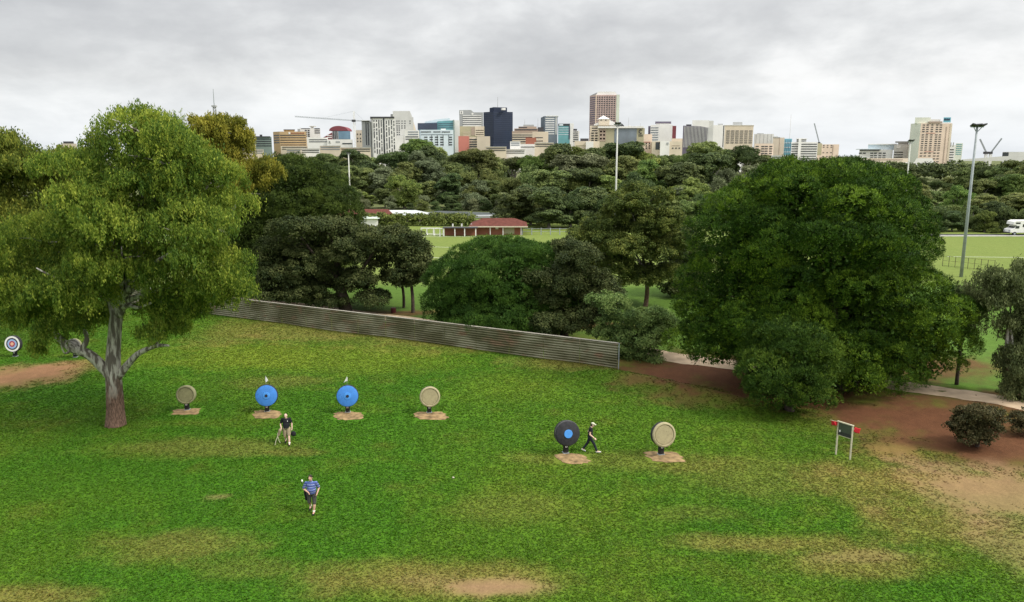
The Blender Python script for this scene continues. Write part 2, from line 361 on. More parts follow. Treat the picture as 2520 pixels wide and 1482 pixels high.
# ------------------------------------------------------------------ ground: one sheet to the horizon
def axis(lo, hi, step, far):
    mid = list(np.arange(lo, hi + 1e-6, step)); o = []; d = step; v = hi
    while v < far: d *= 1.22; v += d; o.append(v)
    p = []; d = step; v = lo
    while v > -far: d *= 1.22; v -= d; p.append(v)
    return np.array(p[::-1] + mid + o)
gx = axis(-72, 72, 0.36, 6000); gy = axis(16, 112, 0.36, 6000)
XX, YY = np.meshgrid(gx, gy); X = XX.ravel(); Y = YY.ravel()
gc, bare, dryw = ground_col(X, Y)
V = np.c_[X, Y, hz(X, Y)]
nx, ny = len(gx), len(gy); i = np.arange(nx - 1); j = np.arange(ny - 1); II, JJ = np.meshgrid(i, j); b0 = (JJ * nx + II).ravel()
me = np_mesh('ground', V, np.c_[b0, b0 + 1, b0 + nx + 1, b0 + nx], gcol=gc)
def ground_mat(name, spread=0.24):
    m, nt, b = new_mat(name)
    at = nt.nodes.new('ShaderNodeAttribute'); at.attribute_name = 'gcol'
    tc = nt.nodes.new('ShaderNodeTexCoord')
    def nz(s, d, sc=(1, 1, 1)):
        mp = nt.nodes.new('ShaderNodeMapping'); mp.inputs['Scale'].default_value = sc; nt.links.new(tc.outputs['Object'], mp.inputs[0])
        n = nt.nodes.new('ShaderNodeTexNoise'); n.inputs['Scale'].default_value = s; n.inputs['Detail'].default_value = d; n.inputs['Roughness'].default_value = 0.7
        nt.links.new(mp.outputs[0], n.inputs['Vector']); return n.outputs['Fac']
    f = nz(9.0, 6); g = nz(1.6, 5, (1, 0.7, 1))
    ad = nt.nodes.new('ShaderNodeMath'); ad.operation = 'ADD'; nt.links.new(f, ad.inputs[0]); nt.links.new(g, ad.inputs[1])
    mr = nt.nodes.new('ShaderNodeMapRange'); mr.inputs['From Min'].default_value = 0.7; mr.inputs['From Max'].default_value = 1.3
    mr.inputs['To Min'].default_value = 1 - spread; mr.inputs['To Max'].default_value = 1 + spread; nt.links.new(ad.outputs[0], mr.inputs[0])
    hs = nt.nodes.new('ShaderNodeHueSaturation'); nt.links.new(at.outputs['Color'], hs.inputs['Color']); nt.links.new(mr.outputs[0], hs.inputs['Value'])
    nt.links.new(hs.outputs[0], b.inputs['Base Color']); b.inputs['Roughness'].default_value = 0.95; b.inputs['Specular IOR Level'].default_value = 0.1
    bp = nt.nodes.new('ShaderNodeBump'); bp.inputs['Strength'].default_value = 0.5; bp.inputs['Distance'].default_value = 0.08
    nt.links.new(f, bp.inputs['Height']); nt.links.new(bp.outputs[0], b.inputs['Normal'])
    return m
M['ground'] = ground_mat('ground_cover')
g = link_mesh('ground', me, M['ground'], smooth=True); g['kind'] = 'structure'

# grass: short tufts standing on the ground, thinner where the turf is dry, none on bare soil
PADS = [(458, 1012, 36, 8), (657, 1022, 37, 9), (857, 1024, 37, 9), (1060, 1024, 44, 10), (1409, 1129, 40, 12), (1634, 1126, 46, 12)]
nt_ = 950000
ty = 19.5 + 62 * RNG.random(nt_) ** 1.0; tx = (RNG.random(nt_) * 2 - 1) * (0.74 * ty + 5)
keep = RNG.random(nt_) < np.clip(28 / ty, 0.25, 1) ** 0.8
tx, ty = tx[keep], ty[keep]
tc_, tb, td = ground_col(tx, ty)
clump = fbm(tx * 1.3, ty * 1.3, 77, 3)
keep = (RNG.random(len(tx)) < np.clip(1 - 1.25 * tb, 0, 1) * (1 - 0.45 * td) * (0.65 + 0.6 * clump)) & (fence_side(tx, ty) < -0.1)
for (px, py, rx, ry) in PADS:
    c0 = G(px, py); keep &= ~((abs(tx - c0.x) < 0.95) & (abs(ty - c0.y) < 0.75))
tx, ty, tc_, td = tx[keep], ty[keep], tc_[keep], td[keep]; n = len(tx); tz = hz(tx, ty)
hgt = (0.018 + 0.026 * RNG.random(n)) * (0.8 + ty / 90); wid = (0.026 + 0.038 * RNG.random(n)) * (0.7 + ty / 60)
ang = RNG.random(n) * 2 * np.pi; Vs = []; Qs = []; cs = []
for k in range(2):
    a = ang + k * (1.2 + RNG.random(n)); ca, sa = np.cos(a) * wid, np.sin(a) * wid
    lx, ly = (RNG.random(n) - .5) * hgt * 4.2, (RNG.random(n) - .5) * hgt * 4.2
    p0 = np.c_[tx - ca, ty - sa, tz - 0.01]; p1 = np.c_[tx + ca, ty + sa, tz - 0.01]; p2 = np.c_[tx + lx, ty + ly, tz + hgt * (0.7 + 0.5 * RNG.random(n))]
    base = len(Vs) and sum(len(v) for v in Vs)
    Vs.append(np.stack([p0, p1, p2], 1).reshape(-1, 3)); Qs.append(np.arange(3 * n).reshape(-1, 3) + base)
    v = (0.95 + 0.38 * RNG.random(n) ** 1.5)[:, None]
    cs.append(np.repeat(tc_ * v * (1 + (RNG.random((n, 3)) - .5) * 0.25), 3, 0))
gm = np_mesh('grass', np.concatenate(Vs), np.concatenate(Qs), gcol=np.clip(np.concatenate(cs), 0, 1))
mg, nt, b = new_mat('grass_blades'); at = nt.nodes.new('ShaderNodeAttribute'); at.attribute_name = 'gcol'
nt.links.new(at.outputs['Color'], b.inputs['Base Color']); b.inputs['Roughness'].default_value = 0.6; b.inputs['Specular IOR Level'].default_value = 0.2
tr = nt.nodes.new('ShaderNodeBsdfTranslucent'); nt.links.new(at.outputs['Color'], tr.inputs['Color']); mxs = nt.nodes.new('ShaderNodeMixShader'); mxs.inputs[0].default_value = 0.4
nt.links.new(b.outputs[0], mxs.inputs[1]); nt.links.new(tr.outputs[0], mxs.inputs[2]); nt.links.new(mxs.outputs[0], nt.nodes['Material Output'].inputs['Surface'])
M['grass'] = mg
gr = link_mesh('grass', gm, mg); tag(gr, 'short patchy grass growing over the archery range', 'grass', kind='stuff')

# path, far road, pads: thin sheets a little above the ground
def sheet(name, pts_l, pts_r, lift, material):
    vs = []; fs = []
    for a, c in zip(pts_l, pts_r):
        for p in (a, c): vs.append((p[0], p[1], H(p[0], p[1]) + lift))
    for k in range(len(pts_l) - 1): fs.append((2 * k, 2 * k + 1, 2 * k + 3, 2 * k + 2))
    m_ = MB(); m_.add(vs, fs); o = m_.build(name, material); o['kind'] = 'structure'; return o
def ribbon(name, pix, w, lift, material, sub=12):
    P = [G(x, y) for x, y in pix]; Q = []
    for a in range(len(P) - 1):
        p0, p1, p2, p3 = P[max(a - 1, 0)], P[a], P[a + 1], P[min(a + 2, len(P) - 1)]
        for s in range(sub):
            t = s / sub
            Q.append(0.5 * ((2 * p1) + (p2 - p0) * t + (2 * p0 - 5 * p1 + 4 * p2 - p3) * t * t + (3 * p1 - p0 - 3 * p2 + p3) * t ** 3))
    Q.append(P[-1]); L = []; Rr = []
    for k, q in enumerate(Q):
        d = (Q[min(k + 1, len(Q) - 1)] - Q[max(k - 1, 0)]); d.z = 0; d.normalize(); nrm = Vector((-d.y, d.x, 0))
        w2 = w / 2 * (1 + 0.18 * (float(vnoise(np.array([k * 0.7]), np.array([w]), 3)[0]) - .5))
        L.append(q + nrm * w2); Rr.append(q - nrm * w2)
    return sheet(name, L, Rr, lift, material)
M['path'] = mat('sandy_path', (0.48, 0.36, 0.24), 0.95, 0.22, 1.2, bump=0.3)
M['sand'] = mat('pad_sand', (0.25, 0.17, 0.082), 0.95, 0.55, 3, bump=0.6)
M['asphalt'] = mat('asphalt', (0.055, 0.055, 0.055), 0.9, 0.3, 1)
M['concrete'] = mat('pale_concrete', (0.5, 0.49, 0.45), 0.9, 0.15, 0.8)
ribbon('path', [(150, 690), (270, 706), (420, 722), (610, 740), (760, 755), (870, 770), (1000, 788), (1190, 812), (1440, 842), (1660, 872), (1760, 885), (2070, 930), (2220, 950), (2400, 976), (2519, 998), (2760, 1046)], 2.3, 0.012, M['path'])
pr = G(2420, 582).y; sheet('road', [(60, pr + 4.5), (190, pr + 4.5)], [(60, pr + 0.8), (190, pr + 0.8)], 0.02, M['asphalt'])
kb = MB(); kb.box(58, 190, pr - 0.2, pr + 0.6, -0.05, 0.12); o = kb.build('kerb', M['concrete']); o['kind'] = 'structure'
M['chalk'] = mat('field_line_paint', (0.7, 0.72, 0.62), 0.9, 0.1, 4)
for (xa, ya, xb, yb) in ((1010, 607, 1110, 609), (1040, 633, 1100, 636), (1010, 583, 1290, 583), (2330, 632, 2519, 634)):
    a, c = G(xa, ya), G(xb, yb); d = (c - a).normalized(); nn = Vector((-d.y, d.x, 0)) * 0.09
    sheet('field_line', [a + nn, c + nn], [a - nn, c - nn], 0.012, M['chalk'])
for (px, py, rx, ry) in PADS:                  # worn sand pads, ragged outline, under each target
    c0 = G(px, py); r_ = random.Random(int(px)); m_ = MB(); vs = []; nseg = 28
    wX, wY = 0.93 * rx * (c0.y * cp + CAMZ * sp) / F, 0.68
    for k in range(nseg):
        a = 2 * math.pi * k / nseg; ca, sa = math.cos(a), math.sin(a)
        q = 0.62 / max(abs(ca), abs(sa)) + 0.38                      # squarish
        q *= 1 + (r_.random() - .5) * 0.26; xx = c0.x + ca * q * wX - (sa * q * 0.18); yy = c0.y + sa * q * wY
        vs.append((xx, yy, H(xx, yy) + 0.02))
    vs.append((c0.x, c0.y, H(c0.x, c0.y) + 0.03)); m_.add(vs, [(k, (k + 1) % nseg, nseg) for k in range(nseg)])
    o = m_.build('sand_pad', M['sand']); o['kind'] = 'structure'

# ------------------------------------------------------------------ trees
def unit(n):
    v = RNG.normal(size=(n, 3)); return v / np.linalg.norm(v, axis=1)[:, None]
def nrmz(v): return v / np.maximum(np.linalg.norm(v, axis=1), 1e-6)[:, None]
def leaves(P, Nn, Ax, L, Wd, tint):
    """one rhombic leaf (or leaf spray) per point: Ax long axis, Nn normal"""
    Ax = nrmz(Ax); S = nrmz(np.cross(Nn, Ax)); L = L[:, None]; Wd = Wd[:, None]
    v = np.stack([P - Ax * L * .5, P + S * Wd * .5 - Ax * L * .05, P + Ax * L * .5, P - S * Wd * .5 - Ax * L * .05], 1).reshape(-1, 3)
    return v, np.arange(len(v)).reshape(-1, 4), tint
def crown_mesh(name, lobes, style, rc=0.55, leaf=0.22, per=46, dens=1.0, fill=1.0, sub=0, sep=0.0, bump=0.0):
    """lobes: (centre, radii). Each lobe breaks into smaller boughs; leaf clumps sit over the boughs, looser fill stands inside."""
    core = [(np.array(c, float), np.array(r, float)) for c, r in lobes]
    C, Rr = [], []
    for c, r in core:
        r = np.maximum(r - 0.3 * rc, 0.25 * r)
        if bump:                                # needle cushions of about one size over the whole bough
            r = np.maximum(r - 0.45 * bump, 0.3 * r); a, b_, c_ = r; m = max(3, int(4 * np.pi * ((a * b_ + a * c_ + b_ * c_) / 3) / (bump * bump * 1.9))); u = unit(m); u[:, 2] = np.where(u[:, 2] < -0.75, -u[:, 2], u[:, 2])
            for k in range(m):
                p = c + u[k] * r * RNG.uniform(0.85, 1.0)
                if any((((p - c2) / np.maximum(r2 - 0.45 * bump, .3 * r2)) ** 2).sum() < 0.55 for c2, r2 in core if c2 is not c): continue
                q = bump * RNG.uniform(0.6, 1.25); C.append(p); Rr.append(np.array((q * 1.15, q * 1.15, q * 0.72)))
        elif sub and r.max() > 1.3 * rc:
            m = max(4, int(sub * (0.6 + 0.5 * min(2.0, r.max() / 2.0)))); u = unit(m); u[:, 2] = np.where(u[:, 2] < -0.8, -u[:, 2], u[:, 2])
            for k in range(m):
                C.append(c + u[k] * r * RNG.uniform(0.48, 0.74) * (1 + sep * .35)); q = RNG.uniform(0.36, 0.56) * (1 - sep * .42); Rr.append(r * q * np.array((1.08, 1.08, 0.92)) + 0.1)
        else: C.append(c); Rr.append(r)
    C = np.array(C); Rr = np.array(Rr)
    cp_, ct, cn = [], [], []
    for k in range(len(C)):
        a, b_, c_ = Rr[k]; area = 4 * np.pi * (((a * b_) ** 1.6 + (a * c_) ** 1.6 + (b_ * c_) ** 1.6) / 3) ** (1 / 1.6)
        n = max(5, int(dens * area / (rc * rc * 1.9)))
        u = unit(n); u[:, 2] = np.where(u[:, 2] < -0.45, -u[:, 2] * 0.7, u[:, 2]); u = nrmz(u)
        wob = 0.84 + 0.26 * vnoise(u[:, 0] * 2.3 + k * 9, u[:, 1] * 2.3 + u[:, 2] * 3.1, k)
        p = C[k] + u * Rr[k] * (wob * (0.9 + 0.16 * RNG.random(n)))[:, None]
        ok = np.ones(n, bool)
        near = np.where((np.abs(C - C[k]) < Rr + Rr[k]).all(1))[0]
        for q in near:
            if q != k: ok &= (((p - C[q]) / Rr[q]) ** 2).sum(1) > 0.55
        p = p[ok]; u = u[ok]; cp_.append(p); cn.append(nrmz(u / Rr[k])); ct.append(np.clip(RNG.normal(0.5, 0.15, len(p)) + (RNG.random() - .5) * (0.5 if bump else 0.32), 0, 1))
    P = np.concatenate(cp_); T = np.concatenate(ct); U = np.concatenate(cn); nc = len(P)
    rcs = rc * (0.6 + 0.8 * RNG.random(nc)); idx = np.repeat(np.arange(nc), per); n = len(idx)
    if style == 'pine':                        # tight rounded tufts, needles standing up and out
        d = unit(n); bias = nrmz(U * 1.0 + np.array((0, 0, 0.4)))[idx]; d = nrmz(d + bias * 0.85)
        p = P[idx] + d * (rcs[idx] * (0.35 + 0.65 * RNG.random(n) ** 0.45))[:, None] * np.array((1, 1, 0.9))
        ax = nrmz(d + np.array((0, 0, 0.5)) + RNG.normal(size=(n, 3)) * 0.35); nn = nrmz(U[idx] * 1.3 + d * 0.35 + RNG.normal(size=(n, 3)) * 0.22)
        L = leaf * (0.8 + 0.7 * RNG.random(n)); Wd = L * 0.24
        t = np.clip(T[idx] + RNG.normal(0, 0.14, n), 0, 1)
    elif style == 'gum':                       # loose drooping sprays
        ns = nc * (per // 8 + 1); sid = idx * (per // 8 + 1) + RNG.integers(0, per // 8 + 1, n)      # hanging strands within a clump
        so = unit(ns) * (RNG.random(ns) ** 0.5)[:, None]
        p = P[idx] + so[sid] * rcs[idx][:, None] * np.array((1.0, 1.0, 0.8)) + RNG.normal(size=(n, 3)) * 0.055 * (leaf / 0.125)
        p[:, 2] -= rcs[idx] * 1.25 * RNG.random(n) - 0.25 * rcs[idx]
        ax = nrmz(np.c_[RNG.normal(size=(n, 2)) * 0.5, -np.ones(n)]); nn = nrmz(np.c_[RNG.normal(size=(n, 2)) * 1.1, 0.7 * np.abs(RNG.normal(size=n)) + 0.2] + U[idx] * 0.7)
        L = leaf * (0.9 + 1.0 * RNG.random(n)); Wd = L * 0.36
        t = np.clip(T[idx] + RNG.normal(0, 0.2, n), 0, 1)
    else:                                      # broadleaf: leafy domes
        d = unit(n); bias = nrmz(U + np.array((0, 0, 0.7)))[idx]; d = nrmz(d + bias * 0.6)
        p = P[idx] + d * (rcs[idx] * (0.3 + 0.7 * RNG.random(n) ** 0.5))[:, None] * np.array((1, 1, 0.75))
        ax = unit(n); nn = nrmz(d * 0.6 + U[idx] * 0.7 + np.array((0, 0, 0.2)) + RNG.normal(size=(n, 3)) * 0.4)
        L = leaf * (0.8 + 0.6 * RNG.random(n)); Wd = L * 0.6
        t = np.clip(T[idx] + RNG.normal(0, 0.17, n), 0, 1)
    parts = [leaves(p, nn, ax, L, Wd, t)]
    for c, r in core:                          # inner foliage, fills the lobe
        vol = 4.19 * r.prod(); m = int(fill * min(26000 if bump else 6000, 14 + vol * 2.2 / (rc ** 2))); u = unit(m)
        q = c + u * r * ((0.8 if bump else 0.68) * RNG.random(m) ** (0.25 if bump else 0.42))[:, None]; r_ = np.minimum(rc * (0.55 + 0.5 * RNG.random(m)), leaf * (1.5 + RNG.random(m)))
        parts.append(leaves(q, unit(m), unit(m), r_, r_ * 0.75, np.clip(RNG.normal(0.45, 0.15, m), 0, 1)))
    V = []; Q = []; Tt = []; b = 0
    for v, q, t in parts: V.append(v); Q.append(q + b); Tt.append(t); b += len(v)
    COUNT.append((name, style, b // 4))
    return np_mesh(name, np.concatenate(V), np.concatenate(Q), np.concatenate(Tt))
COUNT = []
def bez(a, b, sag=0.12, n=5, rnd=None):
    a = Vector(a); b = Vector(b); L = (b - a).length; rr = rnd or random
    m = (a + b) / 2 + Vector((rr.uniform(-1, 1), rr.uniform(-1, 1), rr.uniform(0.0, 1))) * L * sag; out = []
    for i in range(n + 1):
        t = i / n; out.append(a * (1 - t) ** 2 + m * 2 * t * (1 - t) + b * t * t)
    return out
def tree(name, label, cat, base, D, lobes, leafm, barkm, style='gum', rc=0.55, leaf=0.22, per=46, dens=1.0, fill=1.0, depth=0.8, back=True,
         trunk=None, r0=0.3, limbs=8, group=None, extra=None, seed=1, sub=6, sep=0.0, bump=0.0):
    """base: view position of the foot. lobes: (x, y, rx, ry[, dy]) in view pixels at depth D"""
    rr = random.Random(seed); bp = A(base[0], base[1], D); bz = H(bp.x, D)
    root = thing(name, label, cat, (bp.x, D, bz), group); W_ = []
    xs = [l[0] for l in lobes]; half = 0.5 * (max(l[0] + l[2] for l in lobes) - min(l[0] - l[2] for l in lobes)) * D / F
    for i, l in enumerate(lobes):
        dy = l[4] if len(l) > 4 else (rr.uniform(-0.55, 0.15)) * half * depth
        c = A(l[0], l[1], D + dy); s = (D + dy) / F * 1.02
        W_.append((c, (l[2] * s, max(l[2], l[3]) * s * 0.9, l[3] * s)))
    if back:                                    # the far half of the crown
        for i, l in enumerate(lobes):
            if i % 2 == 0 and l[2] * D / F > 1.0:
                dy = rr.uniform(0.35, 0.75) * half * depth; c = A(l[0] + (CX - l[0]) * 0.0, l[1], D); s = D / F
                c2 = Vector((c.x * 0.75 + bp.x * 0.25, D + dy, c.z - 0.3 * l[3] * s)); W_.append((c2, (l[2] * s * 0.85, l[2] * s * 0.8, l[3] * s * 0.8)))
    o = root.location
    me = crown_mesh('crown', [((c - o)[:], r) for c, r in W_], style, rc, leaf, per, dens, fill, sub, sep, bump)
    link_mesh('crown', me, leafm, root)
    tm = MB(); tips = sorted(W_, key=lambda q: -q[1][0])[:limbs]
    if trunk:
        for path in trunk:
            pts = [A(x, y, D + dy) for (x, y, dy, r) in path]; rad = [r for (*_, r) in path]
            tm.tube(smooth_path(pts), smooth_rad(rad), 10)
        top = [A(x, y, D + dy) for (x, y, dy, r) in trunk[0]][-1]; fork = top; rf = trunk[0][-1][3]
    else:
        zt = min(c.z for c, r in W_); fork = Vector((bp.x, D, max(bz + 1.2, bz + 0.55 * (zt - bz)))); rf = r0 * 0.75
        tm.tube(smooth_path([Vector((bp.x, D, bz - 0.2)), Vector((bp.x + rr.uniform(-.1, .1), D, bz + 0.5 * (fork.z - bz))), fork]), smooth_rad([r0 * 1.25, r0, rf]), 10)
    for c, r in tips:
        tm.tube(bez(fork, fork.lerp(c, .93), 0.12, 6, rr), [rf * 0.7 * (1 - 0.8 * t / 6) for t in range(7)], 6)
        for k in range(2):
            e = c + Vector((rr.uniform(-1, 1) * r[0], rr.uniform(-1, .3) * r[1], rr.uniform(-.2, .9) * r[2])) * 0.6
            tm.tube(bez(c, e, 0.15, 4, rr), [rf * 0.2 * (1 - 0.8 * t / 4) + .01 for t in range(5)], 5)
    if extra:
        for path in extra: tm.tube(smooth_path([A(x, y, D + dy) for (x, y, dy, r) in path]), smooth_rad([q[3] for q in path]), 7)
    tm.build('trunk', barkm, root, True)
    return root
def smooth_path(P, sub=4):
    out = []
    for a in range(len(P) - 1):
        p0, p1, p2, p3 = P[max(a - 1, 0)], P[a], P[a + 1], P[min(a + 2, len(P) - 1)]
        for s in range(sub):
            t = s / sub; out.append(0.5 * ((2 * p1) + (p2 - p0) * t + (2 * p0 - 5 * p1 + 4 * p2 - p3) * t * t + (3 * p1 - p0 - 3 * p2 + p3) * t ** 3))
    return out + [P[-1]]
def smooth_rad(Rd, sub=4):
    out = []
    for a in range(len(Rd) - 1):
        for s in range(sub): out.append(Rd[a] + (Rd[a + 1] - Rd[a]) * s / sub)
    return out + [Rd[-1]]

# -- the near trees
BIG = 41.9
tree('gum_tree', 'big spreading gum tree with pale peeling trunk, nearest the camera', 'tree', (285, 1046), BIG,
     [(350, 330, 105, 62), (290, 420, 150, 80), (420, 410, 120, 80), (500, 470, 110, 90), (360, 520, 170, 90), (230, 540, 130, 90), (470, 590, 120, 90), (120, 600, 110, 80),
      (300, 640, 130, 70), (520, 660, 90, 70), (575, 700, 48, 42), (450, 700, 110, 60), (400, 760, 65, 45), (380, 815, 48, 28), (60, 700, 100, 70), (170, 720, 100, 60), (230, 690, 60, 50), (70, 770, 90, 45),
      (185, 790, 50, 32), (10, 760, 60, 50), (90, 850, 13, 30), (105, 815, 20, 30), (330, 290, 55, 28), (425, 320, 55, 40), (258, 350, 45, 40), (-40, 620, 60, 90), (20, 640, 60, 50), (150, 830, 20, 18, -1.0), (215, 800, 24, 26), (430, 755, 75, 42), (525, 742, 65, 42), (592, 715, 36, 40), (430, 800, 34, 22), (40, 720, 90, 70), (120, 760, 80, 55)],
     M['gum'], M['bark_gum'], 'gum', 0.36, 0.105, 66, 0.78, 0.7, 0.75, True, sub=11, sep=.6,
     trunk=[[(285, 1052, 0, 0.62), (284, 1010, 0, 0.50), (281, 950, 0, 0.45), (278, 905, 0, 0.43), (280, 850, 0.1, 0.38), (284, 800, 0.2, 0.36), (288, 757, 0.2, 0.33)],
            [(272, 925, 0, 0.30), (250, 900, -0.2, 0.30), (218, 872, -0.5, 0.27), (180, 858, -0.8, 0.24), (152, 838, -1.0, 0.2), (128, 812, -1.2, 0.14), (110, 790, -1.2, 0.08)],
            [(196, 866, -0.7, 0.18), (214, 835, -0.6, 0.13), (205, 800, -0.5, 0.1), (215, 760, -0.4, 0.07), (190, 700, 0, 0.05)],
            [(288, 930, 0, 0.26), (312, 900, -0.2, 0.2), (338, 872, -0.5, 0.16), (368, 857, -0.8, 0.13), (395, 850, -1.0, 0.1), (416, 851, -1.2, 0.05)],
            [(372, 857, -0.8, 0.08), (395, 835, -0.8, 0.06), (405, 810, -0.8, 0.04)],
            [(286, 775, 0.2, 0.33), (272, 735, 0.4, 0.22), (262, 700, 0.8, 0.18), (240, 620, 1.0, 0.15), (200, 540, 1.0, 0.1)],
            [(288, 775, 0.2, 0.33), (308, 730, 0, 0.26), (322, 690, -0.4, 0.22), (340, 620, -0.6, 0.2), (345, 540, 0, 0.15), (350, 420, 0, 0.1), (345, 330, 0, 0.05)],
            [(296, 760, 0.2, 0.2), (318, 752, -0.6, 0.12), (340, 757, -1.0, 0.09), (372, 745, -1.4, 0.06)]], limbs=14, seed=3,
     extra=[[(258, 735, .4, .14), (205, 700, -2, .1), (150, 690, -3, .07), (90, 660, -3, .04)], [(180, 858, -.8, .1), (160, 870, -1.2, .05), (150, 850, -1.4, .03)]])
tree('gum_tree', 'dull olive gum tree crowding the left edge behind the big gum', 'tree', (-60, 850), 60,
     [(20, 365, 55, 38), (70, 420, 95, 50), (185, 420, 75, 50), (60, 500, 110, 70), (180, 500, 90, 70), (-40, 440, 70, 70), (-30, 560, 90, 90), (80, 590, 90, 70)],
     M['gum_left'], M['bark_gum'], 'gum', 0.5, 0.17, 75, 1.0, 0.7, 0.7, seed=5, sub=9, sep=.4)
tree('gum_tree', 'tall brownish gum tree rising at the right shoulder of the big gum', 'tree', (548, 764), 77,
     [(545, 325, 68, 36), (490, 330, 34, 36), (500, 390, 75, 55), (580, 385, 55, 48), (555, 440, 80, 45), (612, 430, 38, 40), (520, 500, 60, 50), (660, 420, 40, 30), (600, 340, 22, 28)],
     M['gum_brown'], M['bark_gum'], 'gum', 0.5, 0.19, 70, 0.9, 0.5, 0.7, seed=9, sub=9, sep=.4,
     extra=[[(560, 560, 0, .22), (575, 520, -1, .16), (590, 480, -1, .1), (640, 478, -1.5, .05)], [(575, 520, -1, .13), (560, 480, -1, .08), (570, 440, -1, .05)]])
tree('pine_tree', 'large dark tree with bright green top behind the dark olive tree', 'tree', (742, 752), 84,
     [(715, 500, 135, 108, 0), (790, 540, 100, 95, -1), (640, 570, 90, 110, -1), (705, 640, 150, 90, -1.5), (862, 560, 34, 50, -1)],
     M['pine_dark'], M['bark_dark'], 'pine', 0.45, 0.2, 40, 1.0, 0.9, 0.8, back=False, seed=12, r0=0.5, bump=1.3)
tree('gum_tree', 'dark olive low branching tree with black trunk behind the fence', 'tree', (852, 768), 74.5,
     [(735, 578, 75, 36), (690, 620, 55, 48), (815, 580, 75, 42), (760, 640, 95, 55), (700, 690, 62, 40), (860, 620, 55, 45), (850, 690, 75, 38), (760, 712, 75, 26), (915, 735, 45, 18), (800, 738, 60, 20), (660, 665, 36, 50), (670, 715, 50, 26), (905, 600, 45, 40), (680, 730, 50, 16)],
     M['olive'], M['bark_dark'], 'broad', 0.5, 0.16, 90, 0.85, 0.6, 0.7, trunk=[[(850, 772, 0, 0.75), (848, 750, 0, 0.62), (838, 715, 0, 0.5), (826, 690, 0, 0.4)]], seed=14,
     extra=[[(838, 715, 0, .4), (870, 690, 0, .3), (900, 650, 0, .16), (930, 600, 0, .06)], [(832, 700, 0, .34), (790, 660, 0, .2), (740, 600, 0, .08)]])
tree('street_tree', 'small dark olive tree with left one of two straight thin trunks', 'tree', (993, 768), 77,
     [(950, 590, 70, 34), (935, 640, 50, 40), (985, 640, 60, 36), (965, 690, 50, 24)], M['olive'], M['bark_dark'], 'broad', 0.55, 0.19, 65, 0.8, 0.5, 0.8, trunk=[[(993, 771, 0, .16), (993, 730, 0, .14), (988, 690, 0, .12)]], seed=21, limbs=4)
tree('street_tree', 'small dark olive tree with right one of two straight thin trunks', 'tree', (1016, 771), 74,
     [(1005, 610, 50, 36), (1020, 650, 38, 36), (1000, 690, 45, 26), (1030, 615, 25, 22), (1045, 655, 34, 40)], M['olive'], M['bark_dark'], 'broad', 0.55, 0.19, 65, 0.8, 0.5, 0.8, trunk=[[(1016, 774, 0, .19), (1015, 730, 0, .16), (1010, 690, 0, .13)]], seed=22, limbs=4)
tree('pine_tree', 'broad low pine with fresh green top behind the middle of the fence', 'tree', (1200, 822), 66,
     [(1235, 685, 170, 100, 0), (1140, 735, 98, 85, -.8), (1335, 710, 120, 88, -.5), (1230, 775, 165, 50, -1.2)],
     M['pine_fresh'], M['bark_dark'], 'pine', 0.36, 0.165, 40, 1.0, 0.9, 0.8, back=False, seed=25, r0=0.45, bump=.9)
tree('pine_tree', 'dark brownish shrubby tree at right side of the broad low pine', 'tree', (1390, 835), 63,
     [(1390, 690, 80, 45), (1450, 735, 55, 45), (1350, 740, 70, 45), (1420, 790, 75, 40), (1340, 800, 65, 32), (1330, 680, 50, 30), (1470, 690, 35, 30), (1420, 640, 55, 40), (1390, 615, 40, 25), (1480, 720, 50, 40)],
     M['olive'], M['bark_dark'], 'broad', 0.5, 0.14, 105, 1.0, 0.9, 0.8, seed=27, r0=0.35)
tree('gum_tree', 'mid height dark gum tree in front of the middle floodlight pole', 'tree', (1588, 800), 78,
     [(1545, 500, 55, 34), (1615, 500, 50, 32), (1490, 545, 55, 40), (1580, 550, 80, 44), (1655, 555, 45, 40), (1450, 600, 50, 38), (1530, 610, 80, 46), (1620, 620, 80, 46), (1675, 600, 34, 36), (1490, 655, 70, 34), (1590, 680, 70, 30), (1420, 590, 28, 24), (1440, 650, 50, 40), (1650, 670, 40, 26), (1560, 465, 30, 16)],
     M['gum_mid'], M['bark_gum'], 'broad', 0.5, 0.16, 90, 0.88, 0.5, 0.8, trunk=[[(1588, 805, 0, .3), (1588, 760, 0, .26), (1592, 710, 0, .22), (1585, 660, 0, .18)]], seed=31, limbs=10)
tree('gum_tree', 'dark olive tree filling the gap left of the huge pine', 'tree', (1690, 750), 84,
     [(1690, 600, 45, 40), (1670, 660, 50, 40), (1720, 660, 50, 50), (1660, 715, 40, 26), (1715, 725, 40, 30)], M['olive'], M['bark_dark'], 'broad', 0.58, 0.2, 75, 0.9, 0.6, 0.8, seed=33, limbs=5)
tree('bushy_tree', 'small leafy green tree standing at the right end of the fence', 'tree', (1555, 880), 58.5,
     [(1505, 750, 48, 30), (1545, 790, 60, 42), (1610, 790, 45, 36), (1640, 810, 25, 26), (1500, 825, 38, 26), (1570, 840, 60, 36), (1545, 880, 46, 28), (1610, 835, 40, 30), (1580, 885, 45, 24), (1520, 865, 36, 26)],
     M['bush'], M['bark_gum'], 'broad', 0.45, 0.15, 75, 0.95, 0.7, 0.8, seed=34, r0=0.14)
